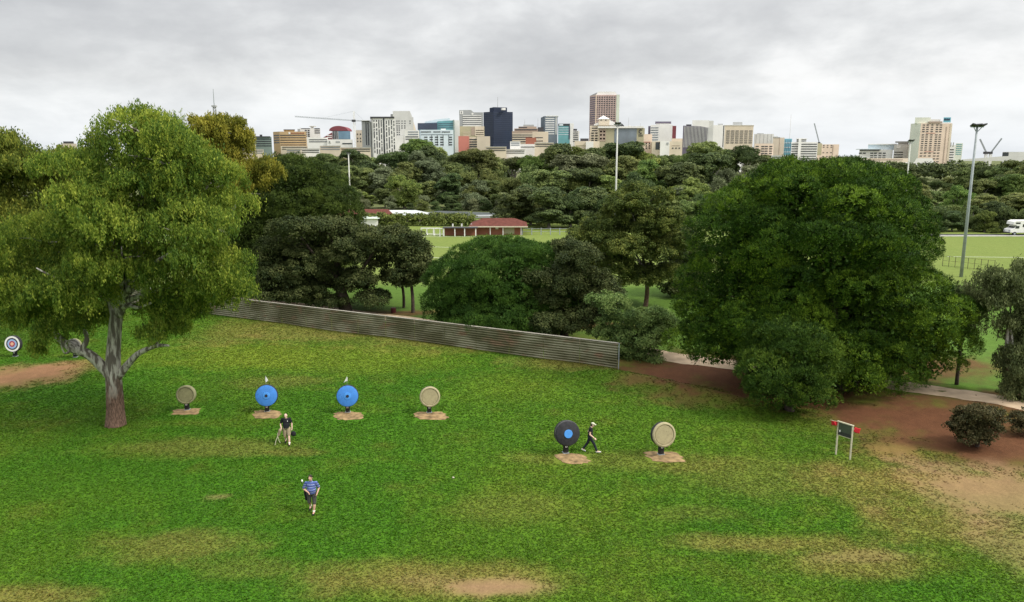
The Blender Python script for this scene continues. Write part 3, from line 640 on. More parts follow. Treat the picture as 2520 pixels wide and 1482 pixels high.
tree('pine_tree', 'huge rounded dark pine dominating the right side of the range', 'tree', (2050, 955), 49.5,
     [(2015, 582, 262, 182, 0.5), (1890, 505, 112, 78, 0.5), (2140, 505, 100, 78, 0.5), (2020, 462, 150, 58, 0.5), (1870, 760, 205, 150, 1.0), (2180, 790, 170, 142, 0), (2030, 850, 270, 105, 2.2), (2200, 640, 84, 122, 0), (1828, 590, 105, 120, 0), (2338, 778, 48, 40, 0), (1750, 845, 95, 64, 0), (2255, 890, 90, 58, 0), (2120, 910, 80, 45, -1), (2330, 840, 50, 50, 0)],
     M['pine'], M['bark_dark'], 'pine', 0.32, 0.135, 44, 1.0, 1.0, 0.75, back=False, seed=41, r0=0.7, bump=1.3)
tree('pine_tree', 'smaller rounded pine bush standing against the front of the huge pine', 'tree', (1945, 985), 44.3,
     [(1945, 885, 112, 98, 0), (1895, 925, 82, 60, -.6), (2010, 920, 64, 66, -.4), (1940, 965, 112, 40, -.4)],
     M['pine_bush'], M['bark_dark'], 'pine', 0.3, 0.125, 44, 1.0, 1.0, 0.9, back=False, seed=43, r0=0.25, bump=.75)
tree('gum_tree', 'slender tree with thin dark trunk beside the path right of the huge pine', 'tree', (2353, 943), 49.8,
     [(2385, 720, 40, 30), (2400, 770, 46, 36), (2420, 730, 30, 30), (2380, 800, 34, 26)], M['gum_grey'], M['bark_dark'], 'gum', 0.4, 0.13, 50, 0.7, 0.25, 0.8, trunk=[[(2353, 946, 0, .13), (2358, 900, 0, .11), (2364, 850, 0, .1), (2372, 800, 0, .07)]], seed=45, limbs=4)
tree('gum_tree', 'leafy gum tree at the right edge of the view beyond the path', 'tree', (2488, 985), 47,
     [(2460, 680, 45, 32), (2510, 670, 40, 34), (2480, 730, 60, 42), (2530, 740, 60, 60), (2505, 800, 45, 36), (2495, 860, 36, 28), (2500, 900, 55, 44), (2495, 945, 36, 28), (2520, 970, 50, 34), (2540, 860, 40, 60)],
     M['gum_grey'], M['bark_gum'], 'gum', 0.4, 0.13, 75, 0.95, 0.5, 0.6, trunk=[[(2488, 990, 0, .2), (2486, 930, 0, .18), (2478, 860, 0, .15), (2485, 790, 0, .12)]], seed=47, limbs=7)
tree('round_shrub', 'round dark reddish shrub on bare soil right of the two post sign', 'shrub', (2402, 1100), 38.8,
     [(2400, 1015, 42, 24), (2362, 1035, 30, 24), (2440, 1030, 34, 28), (2400, 1050, 52, 28), (2430, 1066, 45, 26), (2372, 1068, 38, 24), (2400, 1078, 48, 20), (2350, 1055, 20, 20)],
     M['shrub'], M['bark_dark'], 'broad', 0.26, 0.1, 60, 0.9, 0.7, 0.9, seed=51, r0=0.09, limbs=6)
tree('low_shrub', 'low dark shrub cut by the right edge of the view', 'shrub', (2530, 1075), 40.5,
     [(2525, 1030, 34, 26), (2545, 1050, 34, 22), (2505, 1050, 24, 16)], M['shrub'], M['bark_dark'], 'broad', 0.26, 0.1, 60, 0.9, 0.7, 0.9, seed=53, r0=0.07, limbs=3)


# ------------------------------------------------------------------ the woodland beyond the playing fields: every tree its own object
def arche(kind, seed):
    rr = random.Random(seed); L = []
    if kind == 'round':
        for k in range(9):
            a = rr.uniform(0, 6.28); q = rr.uniform(0.1, 0.62); z = rr.uniform(0.36, 0.84)
            L.append(((0.36 * q * math.cos(a), 0.36 * q * math.sin(a), z), (rr.uniform(.15, .23), rr.uniform(.15, .23), rr.uniform(.1, .16))))
    elif kind == 'layer':
        for k in range(12):
            a = rr.uniform(0, 6.28); q = rr.uniform(0.2, 1); z = rr.uniform(0.42, 0.94)
            L.append(((0.36 * q * math.cos(a), 0.36 * q * math.sin(a), z), (rr.uniform(.13, .2), rr.uniform(.13, .2), rr.uniform(.075, .11))))
    elif kind == 'flat':
        for k in range(9):
            a = rr.uniform(0, 6.28); q = rr.uniform(0.1, 0.75); z = 0.9 - 0.16 * q + rr.uniform(-.05, .04)
            L.append(((0.42 * q * math.cos(a), 0.42 * q * math.sin(a), z), (rr.uniform(.14, .2), rr.uniform(.14, .2), rr.uniform(.06, .09))))
        L.append(((0, 0, .72), (.2, .2, .1)))
    elif kind == 'cone':
        for k in range(9):
            z = 0.16 + 0.8 * k / 8; r_ = 0.24 * (1.05 - z) + 0.03
            L.append(((rr.uniform(-.04, .04), rr.uniform(-.04, .04), z), (r_, r_, .085)))
    else:                                       # 'willow': tall rounded, foliage to the ground
        for k in range(11):
            a = rr.uniform(0, 6.28); q = rr.uniform(0.0, 0.6); z = rr.uniform(0.1, 0.84)
            L.append(((0.34 * q * math.cos(a), 0.34 * q * math.sin(a), z), (rr.uniform(.13, .2), rr.uniform(.13, .2), rr.uniform(.1, .16))))
    if kind in ('round', 'layer'): L += [((0, 0, .62), (.22, .22, .2)), ((0.14, -.1, .34), (.24, .2, .12)), ((-.15, .06, .36), (.22, .22, .12)), ((-.1, -.1, .2), (.22, .22, .13)), ((.16, .06, .22), (.2, .22, .12))]
    st = {'round': 'broad', 'layer': 'broad', 'flat': 'pine', 'cone': 'pine', 'willow': 'gum'}[kind]
    S_ = 18.0
    L = [(tuple(v * S_ for v in c), tuple(v * S_ for v in r)) for c, r in L]
    crown = crown_mesh('crown', L, st, 0.8, 0.42, 34, 1.0, 0.9, 4)
    tm = MB(); tm.tube([(0, 0, -.5), (.1, 0, 4), (0, .1, 8)], [.5, .4, .3], 7)
    for c, r in L[:6]: tm.tube(bez((0, .1, 7 if kind != 'cone' else 3), c, .15, 4, rr), [.26, .2, .15, .1, .05], 5)
    me = bpy.data.meshes.new('trunk'); me.from_pydata([tuple(v) for v in tm.v], [], tm.f); me.update(); me.materials.append(M['bark_far'])
    return crown, me
ARCH = {}
for kind, ns in (('round', 3), ('layer', 3), ('flat', 2), ('cone', 1), ('willow', 2)): ARCH[kind] = [arche(kind, 100 + 7 * s + len(kind)) for s in range(ns)]
MESHVAR = {}
def arch_mesh(kind, k, mname):
    key = (kind, k, mname)
    if key not in MESHVAR:
        me = ARCH[kind][k][0].copy(); me.materials.clear(); me.materials.append(M[mname]); MESHVAR[key] = me
    return MESHVAR[key], ARCH[kind][k][1]
LAND = [(565, 'the tall radio mast'), (722, 'the tan banded block'), (800, 'the red domed block'), (868, 'the tower crane'), (942, 'the white slotted tower'), (1075, 'the blue glass block'),
        (1150, 'the red walled block'), (1226, 'the navy tower'), (1300, 'the stepped brown block'), (1390, 'the teal tower'), (1485, 'the pink tower'), (1560, 'the round emblem block'), (1630, 'the maroon sided block'),
        (1706, 'the purple ribbed block'), (1760, 'the white ribbed block'), (1816, 'the cream banded block'), (1877, 'the pale grey block'), (1937, 'the cyan block'), (1982, 'the white banded block'), (2040, 'the beige block'), (2170, 'the grey hospital block'),
        (2286, 'the tall hotel'), (2345, 'the teal white block'), (2430, 'the twin white cranes'), (2500, 'the far right grey block')]
KW = {'round': 'round crowned', 'layer': 'layered', 'flat': 'flat topped', 'cone': 'pointed', 'willow': 'full skirted'}
TW = {'far_green': 'green', 'far_olive': 'olive', 'far_grey': 'grey green', 'far_dark': 'very dark'}
USED = {}
def far_tree(x, ytop, D, kind, mname, row, wpx=None):
    rr = random.Random(int(x * 31 + ytop * 7 + D)); ks = len(ARCH[kind]); k = rr.randrange(ks)
    zt = A(x, ytop, D).z; h = max(3.0, zt); sc = h / 17.9
    cm, tm = arch_mesh(kind, k, mname); bx = A(x, ytop, D).x
    i = min(range(len(LAND)), key=lambda q: abs(LAND[q][0] - x)); dx = x - LAND[i][0]
    rel = 'below' if abs(dx) < 12 else ('left of' if dx < 0 else 'right of')
    lab = f"{TW[mname]} {KW[kind]} tree, woodland {row}, {rel} {LAND[i][1]}"
    if lab in USED:
        for adj in ('slim', 'broad', 'low', 'tall', 'shaggy'):
            l2 = f"{adj} {lab}"
            if adj in ('slim', 'broad'): sx_ = 0.78 if adj == 'slim' else 1.3
            if l2 not in USED and (adj in ('slim', 'broad')): lab = l2; wpx = ('m', sx_); break
    USED[lab] = USED.get(lab, 0) + 1
    t = thing('woodland_tree', lab, 'tree', (bx, D, 0), 'trees of the woodland beyond the fields', rr.uniform(0, 6.28))
    ws = rr.uniform(0.95, 1.35) * (wpx[1] if wpx else 1.0)
    if row in ('front row', 'edge row'): ws *= 1.25
    t.scale = (sc * ws, sc * ws, sc)
    for nm, me in (('crown', cm), ('trunk', tm)):
        o = bpy.data.objects.new(nm, me); COL.objects.link(o); o.parent = t
    return t
PROF = [(560, 395), (640, 392), (690, 388), (730, 380), (790, 372), (840, 384), (862, 366), (900, 384), (950, 384), (985, 366), (1030, 343), (1062, 355), (1100, 364), (1140, 366), (1200, 372), (1240, 382), (1290, 384), (1335, 366), (1380, 346), (1440, 356), (1490, 362),
        (1530, 352), (1570, 350), (1610, 372), (1650, 384), (1700, 372), (1745, 355), (1800, 356), (1845, 362), (1880, 386), (1930, 392), (2100, 394), (2150, 402), (2200, 404), (2225, 414), (2245, 428), (2320, 440), (2345, 432), (2375, 412), (2400, 404), (2460, 400), (2530, 392), (2600, 390)]
def prof(x): return float(np.interp(x, [p[0] for p in PROF], [p[1] for p in PROF]))
rf = random.Random(5)
def pick(row):
    if row == 'back row': return rf.choice(['round', 'layer', 'layer', 'flat', 'round']), rf.choice(['far_green', 'far_olive', 'far_dark', 'far_olive'])
    if row == 'middle row': return rf.choice(['layer', 'round', 'round', 'willow']), rf.choice(['far_green', 'far_olive', 'far_olive', 'far_grey', 'far_dark'])
    return rf.choice(['willow', 'willow', 'round', 'layer']), rf.choice(['far_grey', 'far_olive', 'far_green', 'far_dark', 'far_olive'])
x = 600
while x < 2580:
    right = x > 2080
    if not (1900 < x < 2060): 
        kd, mn = pick('back row'); far_tree(x, prof(x) + rf.uniform(-3, 7), (300 if not right else 235) + rf.uniform(-15, 15), kd, mn, 'back row')
    x += rf.uniform(34, 50)
x = 640
while x < 2580:
    if not (1860 < x < 2150):
        dd = 262 if x < 1260 else (225 if x < 1900 else 200)
        kd, mn = pick('middle row'); far_tree(x, prof(x) + rf.uniform(20, 42), dd + rf.uniform(-10, 10), kd, mn, 'middle row')
    x += rf.uniform(40, 58)
x = 850
while x < 2580:
    if not (1760 < x < 2200):
        dd = 236 if x < 1270 else (196 if x < 1900 else 178)
        kd, mn = pick('front row'); far_tree(x, prof(x) + rf.uniform(58, 92), dd + rf.uniform(-6, 6), kd, mn, 'front row')
    x += rf.uniform(42, 60)
for (x, yt, D_, kd, mn) in ((890, 468, 228, 'willow', 'far_grey'), (960, 478, 226, 'willow', 'far_grey'), (1040, 470, 227, 'willow', 'far_grey'), (1110, 482, 226, 'round', 'far_dark'), (1165, 436, 229, 'willow', 'far_grey'), (1225, 476, 226, 'round', 'far_olive'),
                             (1300, 450, 186, 'round', 'far_dark'), (1360, 470, 184, 'layer', 'far_dark'), (1430, 455, 183, 'round', 'far_dark'), (1500, 480, 184, 'round', 'far_dark'), (1690, 490, 185, 'round', 'far_dark'), (1745, 485, 182, 'round', 'far_olive'),
                             (2330, 500, 170, 'willow', 'far_olive'), (2400, 512, 168, 'round', 'far_dark'), (2455, 500, 170, 'willow', 'far_green'), (2520, 500, 171, 'willow', 'far_olive')):
    far_tree(x, yt, D_, kd, mn, 'edge row')
x = 1265
while x < 1780: far_tree(x, rf.uniform(455, 500), 171 + rf.uniform(-3, 5), rf.choice(['willow', 'round', 'willow']), rf.choice(['far_dark', 'far_dark', 'far_olive']), 'edge row'); x += rf.uniform(40, 55)
x = 2170
while x < 2570: far_tree(x, rf.uniform(488, 535), pr + 9 + rf.uniform(-1, 3), rf.choice(['willow', 'willow', 'round']), rf.choice(['far_dark', 'far_olive', 'far_green', 'far_dark']), 'edge row'); x += rf.uniform(22, 34)
x = 1010
while x < 1300: far_tree(x, rf.uniform(478, 500), 222 + rf.uniform(-2, 3), 'willow', rf.choice(['far_dark', 'far_grey', 'far_olive']), 'edge row'); x += rf.uniform(26, 36)
# a far-off band of treetops between the woodland and the city, one mass
lob = []
for k in range(90):
    X_ = -420 + k * 11 + RNG.uniform(-4, 4); Y_ = 560 + RNG.uniform(-50, 50); lob.append(((X_, Y_, 5 + RNG.uniform(-1, 2)), (9, 9, 6.5)))
mt = crown_mesh('far_treetops', lob, 'broad', 2.2, 1.5, 14, 0.8, 0.4); fw = link_mesh('far_treetops', mt, M['far_dark']); tag(fw, 'far band of dark treetops between the woodland and the city', 'trees', kind='stuff')

# ------------------------------------------------------------------ the city
def wallmat(n, c, v=0.1): M[n] = mat(n, c, 0.85, v, 0.06, spec=0.2)
for n_, c_ in (('tan_wall', (0.47, 0.34, 0.19)), ('cream_wall', (0.62, 0.54, 0.42)), ('beige_wall', (0.55, 0.48, 0.38)), ('white_wall', (0.74, 0.73, 0.70)), ('pale_grey_wall', (0.58, 0.58, 0.55)), ('grey_wall', (0.36, 0.37, 0.37)), ('dark_wall', (0.06, 0.06, 0.065)),
               ('navy_wall', (0.035, 0.045, 0.075)), ('maroon_wall', (0.20, 0.06, 0.07)), ('salmon_wall', (0.50, 0.19, 0.15)), ('red_brick', (0.30, 0.12, 0.08)), ('brown_stone', (0.38, 0.30, 0.24)), ('pink_stone', (0.52, 0.39, 0.36)), ('pink_cream', (0.68, 0.55, 0.44)),
               ('olive_wall', (0.40, 0.37, 0.25)), ('green_grey_wall', (0.22, 0.28, 0.25)), ('purple_wall', (0.16, 0.14, 0.19)), ('pale_green_wall', (0.60, 0.63, 0.54)), ('blue_white_wall', (0.58, 0.66, 0.70))): wallmat(n_, c_)
M['dark_glass'] = glass_mat('dark_glass', (0.03, 0.035, 0.04)); M['teal_glass'] = glass_mat('teal_glass', (0.12, 0.32, 0.34)); M['blue_glass'] = glass_mat('blue_glass', (0.13, 0.22, 0.30)); M['cyan_glass'] = glass_mat('cyan_glass', (0.16, 0.42, 0.52))
M['navy_glass'] = glass_mat('navy_glass', (0.04, 0.055, 0.09)); M['grey_glass'] = glass_mat('grey_glass', (0.16, 0.19, 0.22)); M['roof_red'] = mat('red_tiles', (0.115, 0.040, 0.030), 0.9, 0.3, 1.5, spec=0.1); M['roof_silver'] = mat('silver_roofing', (0.55, 0.58, 0.56), 0.4, 0.15, 0.8, 0.3); M['dark_roofing'] = mat('dark_roofing', (0.05, 0.06, 0.058), 0.7, 0.2, 0.5); M['roof_pale_green'] = mat('pale_green_roofing', (0.52, 0.6, 0.52), 0.5, 0.12, 0.8)

class Building:
    """plan points are given as (x in source pixels, world depth); heights as source pixel rows read at that depth"""
    def __init__(s, name, label, cat, x, D): s.D = D; s.r = thing(name, label, cat, AS(x, 421, D).xy.to_3d())
    def P(s, x, Y): p = AS(x, 400, Y); return (p.x, p.y)
    def Z(s, y, Y=None): return AS(1360, y, Y or s.D).z
    def prism(s, name, foot, y0, mat_, y1=None, depth=28, parent=None):
        pts = [s.P(x, Y) for x, Y in foot]; Yb = max(Y for _, Y in foot) + depth
        sc_ = lambda p: p[0] * Yb / p[1]
        back = [(sc_(pts[-1]), Yb), (sc_(pts[0]), Yb)]; ys = y0 if hasattr(y0, '__len__') else [y0] * len(foot)
        zt = [s.Z(v) for v in ys]
        if len(set(ys)) > 1: back = [(sc_(p), Yb) for p in pts[::-1]]; zt = zt + zt[::-1]
        else: zt += [zt[-1], zt[0]]
        return MB().prism(pts + back, 0 if y1 is None else s.Z(y1), zt).build(name, M[mat_], parent or s.r)
    def box(s, name, x0, x1, y0, mat_, y1=None, dD=0, depth=28): return s.prism(name, [(x0, s.D + dD), (x1, s.D + dD)], y0, mat_, y1, depth)
    def strip(s, name, a, b, y0, y1, mat_='dark_glass', proud=0.25, parent=None):
        p, q = Vector(s.P(*a)), Vector(s.P(*b)); d = (q - p).normalized(); n = Vector((d.y, -d.x)); p0, q0 = p + n * proud, q + n * proud; p1, q1 = p - n * 0.2, q - n * 0.2
        return MB().prism([p0[:], q0[:], q1[:], p1[:]], s.Z(y1), s.Z(y0)).build(name, M[mat_], parent or s.r)
    def bands(s, a, b, ys, h, mat_='dark_glass', name='window_band'):
        for y in ys: s.strip(name, a, b, y - h / 2, y + h / 2, mat_)
    def grid(s, a, b, xs, ys, w, h, mat_='dark_glass', name='window'):
        for y in ys:
            for u in xs:
                f = lambda t: (a[0] + (b[0] - a[0]) * t, a[1] + (b[1] - a[1]) * t)
                s.strip(name, f(u - w / 2), f(u + w / 2), y - h / 2, y + h / 2, mat_)
    def ribs(s, a, b, n, y0, y1, mat_, frac=0.45, name='window_strip'):
        for k in range(n):
            t0 = (k + 0.5 - frac / 2) / n; t1 = (k + 0.5 + frac / 2) / n
            f = lambda t: (a[0] + (b[0] - a[0]) * t, a[1] + (b[1] - a[1]) * t)
            yy = y0 if not callable(y0) else y0((t0 + t1) / 2)
            s.strip(name, f(t0), f(t1), yy, y1, mat_)
    def mast(s, x, y0, y1, r=0.35, mat_='grey_wall', name='antenna', dD=8):
        p = AS(x, y0, s.D + dD); q = AS(x, y1, s.D + dD); return MB().tube([(p.x, p.y, q.z), (p.x, p.y, p.z)], [r, r * 0.5], 6).build(name, M[mat_], s.r)
def fr(a, b, n): return [a + (b - a) * k / (n - 1) for k in range(n)]

b = Building('office_block', 'thin dark edged block just right of the brownish gum crown', 'building', 660, 980); b.box('wall', 640, 677, 349, 'grey_wall'); b.box('dark_fin', 672, 677.5, 347, 'dark_wall', dD=-2, depth=6)
b = Building('office_block', 'low green grey block with dark flat roof left of the tan block', 'building', 700, 1000); b.box('wall', 680, 723, 364, 'green_grey_wall'); b.box('roof', 678, 720, 362.5, 'dark_wall', 364.5, -1.5, 31); b.bands((682, 1000), (722, 1000), (370, 376, 382, 388), 2.4, 'dark_glass'); b.box('plant_room', 692, 699, 358, 'dark_wall', 362.4)
b = Building('hotel_block', 'tan hotel block with dark window bands and a roof sign', 'building', 772, 1050)
b.prism('wall', [(728, 1062), (745, 1050), (816, 1050)], 350, 'tan_wall'); b.bands((746, 1050), (814, 1050), (360, 366.3, 372.8, 379.3, 385.5), 2.0); b.bands((729.5, 1061), (744, 1051), (360, 366.3, 372.8, 379.3), 3.0); b.box('plant_room', 757, 785, 344.5, 'tan_wall', 350, 5); b.box('plant_roof', 756, 786, 344, 'dark_wall', 345.4, 4)
sg = b.strip('sign_panel', (769, 1050), (773.5, 1050), 351.5, 357, 'white_wall', 0.4)
for k in range(9): b.strip('sign_letter', (775.5 + k * 3.9, 1050), (778.3 + k * 3.9, 1050), 352.8 + 0.5 * (k % 2), 355.8, 'red_brick', 0.4)
b.box('podium', 746, 818, 389, 'cream_wall', None, -14, 14); b.bands((750, 1036), (816, 1036), (392, 397), 1.8)
b = Building('apartment_block', 'white apartment block with stacked dark balconies behind the tan block', 'building', 822, 1120)
b.box('wall', 800, 853, 341, 'white_wall'); b.box('canopy', 824, 843, 335, 'white_wall', 336.2, -1, 20); b.box('roof_room', 828, 836, 336.2, 'white_wall', 341, 2, 15); b.bands((838, 1120), (852, 1120), (342.5, 348, 353.5), 2.6, 'dark_wall', 'balcony'); b.bands((803, 1120), (826, 1120), (342, ), 1.6, 'dark_wall', 'balcony'); b.grid((800, 1120), (853, 1120), (0.28, 0.42), (347, 352, 357, 362), 0.1, 3.2); b.mast(797, 338, 350, .4); b.box('side_wing', 793, 800, 343, 'grey_wall')
b = Building('office_block', 'long low white block beneath the white apartments', 'building', 840, 960); b.box('wall', 818, 872, 366, 'white_wall'); b.bands((822, 960), (870, 960), (371.5, 377), 2.0)
b = Building('domed_block', 'maroon domed office block with blue grey glass front', 'building', 900, 1040)
b.prism('wall', [(884, 1040), (899, 1040), (932, 1040)], 349, 'grey_wall'); b.strip('glass_front', (901, 1040), (932, 1040), 349, 370, 'blue_glass'); b.ribs((886, 1040), (899, 1040), 3, 347, 370, 'dark_glass', .5)
pd = MB(); pc = AS(905, 349, 1056); ph = AS(905, 336, 1056).z - pc.z; pw = 24 * 1056 / (F * K)
prof_ = [(math.cos(t) , math.sin(t)) for t in [k * math.pi / 16 for k in range(17)]]
vv = [(pc.x + c * pw, pc.y - 14, pc.z + s_ * ph) for c, s_ in prof_] + [(pc.x + c * pw, pc.y + 14, pc.z + s_ * ph) for c, s_ in prof_]
pd.add(vv, [tuple(range(16, -1, -1)), tuple(range(17, 34))] + [(k, k + 1, k + 18, k + 17) for k in range(16)]); pd.build('dome_roof', M['maroon_wall'], b.r)
b.prism('stepped_wing', [(860, 1036), (884, 1036)], [366, 352.5], 'maroon_wall', None, 20); b.bands((870, 1036), (883, 1036), (361, 366), 2.4, 'white_wall', 'wall_band')
b = Building('office_block', 'white boxy block with small sign under the maroon dome', 'building', 905, 950); b.box('wall', 870, 938, 371, 'white_wall'); b.strip('sign', (893, 950), (904, 950), 375.5, 379.5, 'grey_wall'); b.strip('round_sign', (874, 950), (880, 950), 374, 381, 'pale_grey_wall', .4); b.strip('sign_mark', (876.2, 950), (877.6, 950), 375.5, 379.5, 'dark_wall', .6); b.bands((910, 950), (936, 950), (382,), 3)
b = Building('office_block', 'beige block with few windows left of the white slotted tower', 'building', 955, 1080); b.box('wall', 945, 976, 347, 'beige_wall'); b.box('upper_wall', 948, 966, 345.5, 'grey_wall', 347.1, 2); b.grid((945, 1080), (976, 1080), (.2, .45), (357, 368, 376), .1, 3.5)
b = Building('apartment_tower', 'white tower with scattered black slot windows and dark roof slab', 'building', 1020, 900)
b.prism('wall', [(986, 915), (993, 900), (1052, 900)], 314.5, 'white_wall'); b.box('roof_slab', 986, 1050, 310.5, 'dark_wall', 314.4, -1, 26); b.strip('groove', (1019.5, 900), (1023.5, 900), 315, 412, 'dark_glass', .3)
b.box('side_wing', 963, 987, 323, 'grey_wall', None, 8); b.box('wing_roof', 963, 985, 319.5, 'pale_grey_wall', 320.8, 6, 30)
for xx in (974.5, 980): b.strip('window_strip', (xx - 1.4, 908), (xx + 1.4, 908), 325, 386, 'dark_glass')
rw = random.Random(4)
for xx in (996, 1002.5, 1008.8, 1015, 1028.5, 1035.2, 1042, 1048.2):
    y = 318.5 + rw.uniform(0, 4)
    while y < 408:
        ln = rw.choice([4, 6, 9, 13, 18] if xx not in (1008.8, 1035.2) else [14, 22, 30]); b.strip('slot_window', (xx - 1.25, 900), (xx + 1.25, 900), y, min(y + ln, 410), 'dark_glass'); y += ln + rw.uniform(2.2, 5)
b = Building('office_tower', 'pale beige tower with blank slanted crown behind the white slotted tower', 'building', 1075, 1150)
b.prism('wall', [(1050, 1150), (1100, 1150)], 312, 'pale_grey_wall'); b.prism('slanted_crown', [(1046, 1150), (1091, 1150), (1097, 1150.5)], [295.5, 295.5, 311], 'pale_grey_wall', 312); b.box('side_shaft', 1040, 1050, 303, 'grey_wall', None, 6); b.prism('lower_wing', [(1097, 1150), (1106, 1158)], [312, 345], 'beige_wall')
b.grid((1050, 1150), (1100, 1150), (.13, .24, .4, .55, .82), (322, 328), .07, 2); b.grid((1050, 1150), (1100, 1150), (.13, .24, .39, .54), (335, 340.5), .06, 3, 'dark_glass'); b.grid((1050, 1150), (1100, 1150), (.13, .24), (346, 352, 358), .06, 3); b.box('low_wing', 1052, 1072, 363, 'white_wall', None, -20, 18)
b = Building('glass_block', 'blue and teal glass block with wedge shaped roof', 'building', 1160, 1000)
b.box('wall', 1163, 1207, [323, 320], 'teal_glass'); b.strip('navy_panel', (1111, 996), (1163, 996), 328, 344, 'navy_glass', .5); b.box('navy_wing', 1111, 1163, [328.5, 326], 'blue_glass', None, -4); b.prism('wedge_roof', [(1130, 1003), (1164, 1003), (1196, 1003)], [323.5, 317, 313.5], 'blue_white_wall', 327)
b.bands((1165, 1000), (1206, 1000), (329, 334.5, 340), 1.6, 'navy_glass'); b.box('dark_edge', 1204.5, 1208, 319, 'green_grey_wall', None, -2, 20)
b = Building('office_block', 'pale blue block with short dark windows under the glass wedge', 'building', 1162, 940)
b.box('wall', 1117, 1205, 345.5, 'blue_white_wall'); b.bands((1119, 940), (1146, 940), (351,), 2.6); b.bands((1152, 940), (1171, 940), (351,), 2.6); b.bands((1174, 940), (1196, 940), (351,), 2.6); b.bands((1119, 940), (1203, 940), (358,), 1.8, 'grey_glass'); b.grid((1117, 940), (1205, 940), (.17, .33, .49, .65, .91), (365, 371.5, 378.5, 385), .1, 3); b.ribs((1140, 940), (1200, 940), 4, 359, 388, 'dark_glass', .08); b.box('roof_room', 1172, 1185, 342, 'white_wall', 345.5, 4, 12)
b = Building('office_block', 'lavender white low block left of the pale blue block', 'building', 1095, 900); b.box('wall', 1076, 1115, 346.5, 'white_wall'); b.bands((1085, 900), (1112, 900), (351, 357.5), 2.4, 'grey_glass'); b.bands((1078, 900), (1112, 900), (364, 370), 2.6)
b = Building('office_block', 'white blank wall block between the teal glass and the grey tower', 'building', 1212, 1020); b.box('wall', 1205, 1222, 320, 'white_wall')
b = Building('office_tower', 'grey tower with white window bands and a stepped top', 'building', 1252, 1100)
b.prism('wall', [(1221, 1100), (1252, 1100), (1259, 1100), (1284, 1100)], [293, 292.5, 299, 299], 'grey_wall'); b.strip('banded_front', (1230, 1100), (1279, 1100), 307, 336, 'white_wall', .2); b.bands((1230, 1100), (1279, 1100), (310, 315.5, 321, 326.5, 331.5), 2.1); b.strip('sign_panel', (1223, 1100), (1231, 1100), 295, 304, 'white_wall', .3); b.strip('sign_mark', (1226.2, 1100), (1227.7, 1100), 296.6, 302, 'dark_wall', .5)
p = AS(1255, 303, 1100); b_m = Matrix.Translation((p.x, p.y - .3, p.z)) @ Matrix.Rotation(math.pi / 2, 4, 'X'); MB().lathe([(1.5, 0), (1.5, .3)], 16, b_m).build('round_panel', M['white_wall'], b.r)
b = Building('office_block', 'olive beige block with pale vertical shaft below the grey tower', 'building', 1255, 1040); b.box('wall', 1222, 1287, 336, 'olive_wall'); b.strip('pale_shaft', (1262, 1040), (1286, 1040), 336, 362, 'cream_wall'); b.bands((1264, 1040), (1285, 1040), (347, 353, 358), 1.8, 'olive_wall'); b.bands((1231, 1040), (1250, 1040), (352, 357, 361), 1.5, 'cream_wall', 'wall_band'); b.strip('dark_bay', (1252, 1040), (1261, 1040), 338, 360, 'brown_stone')
b = Building('walled_block', 'low block with blank salmon red side wall', 'building', 1232, 960); b.box('wall', 1218, 1246, 362, 'salmon_wall'); b.box('banded_wing', 1246, 1268, 365, 'cream_wall', None, 3); b.bands((1247, 963), (1267, 963), (371, 377.5, 384, 390), 3); b.box('blank_wing', 1267, 1302, [363, 363], 'beige_wall', None, -6)
b = Building('dark_tower', 'navy black glass tower with a smaller cap and small white sign', 'building', 1323, 1180)
b.prism('wall', [(1285, 1196), (1311, 1180), (1362, 1190)], 297, 'navy_wall'); b.prism('cap', [(1301, 1192), (1312, 1185), (1347, 1190)], [286, 284.5, 285], 'navy_wall', 297, 14); b.strip('sign', (1331.5, 1183), (1340, 1184.6), 287.5, 293, 'white_wall', 6); b.mast(1322, 258, 285, .45)
b.bands((1312, 1180), (1361, 1189.8), fr(301, 378, 15), 1.5, 'navy_glass'); b.bands((1286, 1195.4), (1310.5, 1180.4), fr(301, 362, 12), 1.5, 'navy_glass')
b = Building('stepped_block', 'brownish stepped block with dark bands rising to a blank top', 'building', 1395, 1060)
b.box('wall', 1360, 1432, 349, 'brown_stone'); b.box('tier', 1366, 1428, 341.5, 'brown_stone', 349, 4, 22); b.box('tier', 1377, 1425, 336, 'brown_stone', 341.5, 7, 18); b.box('blank_top', 1390, 1418, 331, 'grey_wall', 336, 9, 14); b.bands((1361, 1060), (1431, 1060), (356.5, 362, 368, 374, 380.5), 2.6, 'cream_wall', 'wall_band'); b.bands((1361, 1060), (1420, 1060), (359.3, 365, 371, 377.2), 2.6); b.bands((1368, 1064), (1426, 1064), (345,), 3, 'dark_glass'); b.bands((1378, 1067), (1400, 1067), (338.5,), 2.5); b.mast(1394, 318, 331, .3)
b = Building('office_block', 'small block with plain red brick wall below the stepped brown block', 'building', 1410, 930); b.box('wall', 1396, 1424, 366, 'red_brick'); b.box('lower_wall', 1380, 1427, 383.5, 'white_wall', None, -4); b.bands((1384, 926), (1424, 926), (391,), 2)
b = Building('office_block', 'cream flat roofed block left of the blue glass tower', 'building', 1435, 970); b.box('wall', 1414, 1456, 350.5, 'cream_wall'); b.bands((1420, 970), (1442, 970), (366, 375), 2); b.box('roof_room', 1428, 1443, 338, 'dark_wall', 350.5, 6, 14); b.mast(1429, 315, 340, .3)
b = Building('glass_tower', 'slim grey blue glass tower with white floor bands', 'building', 1458, 1130)
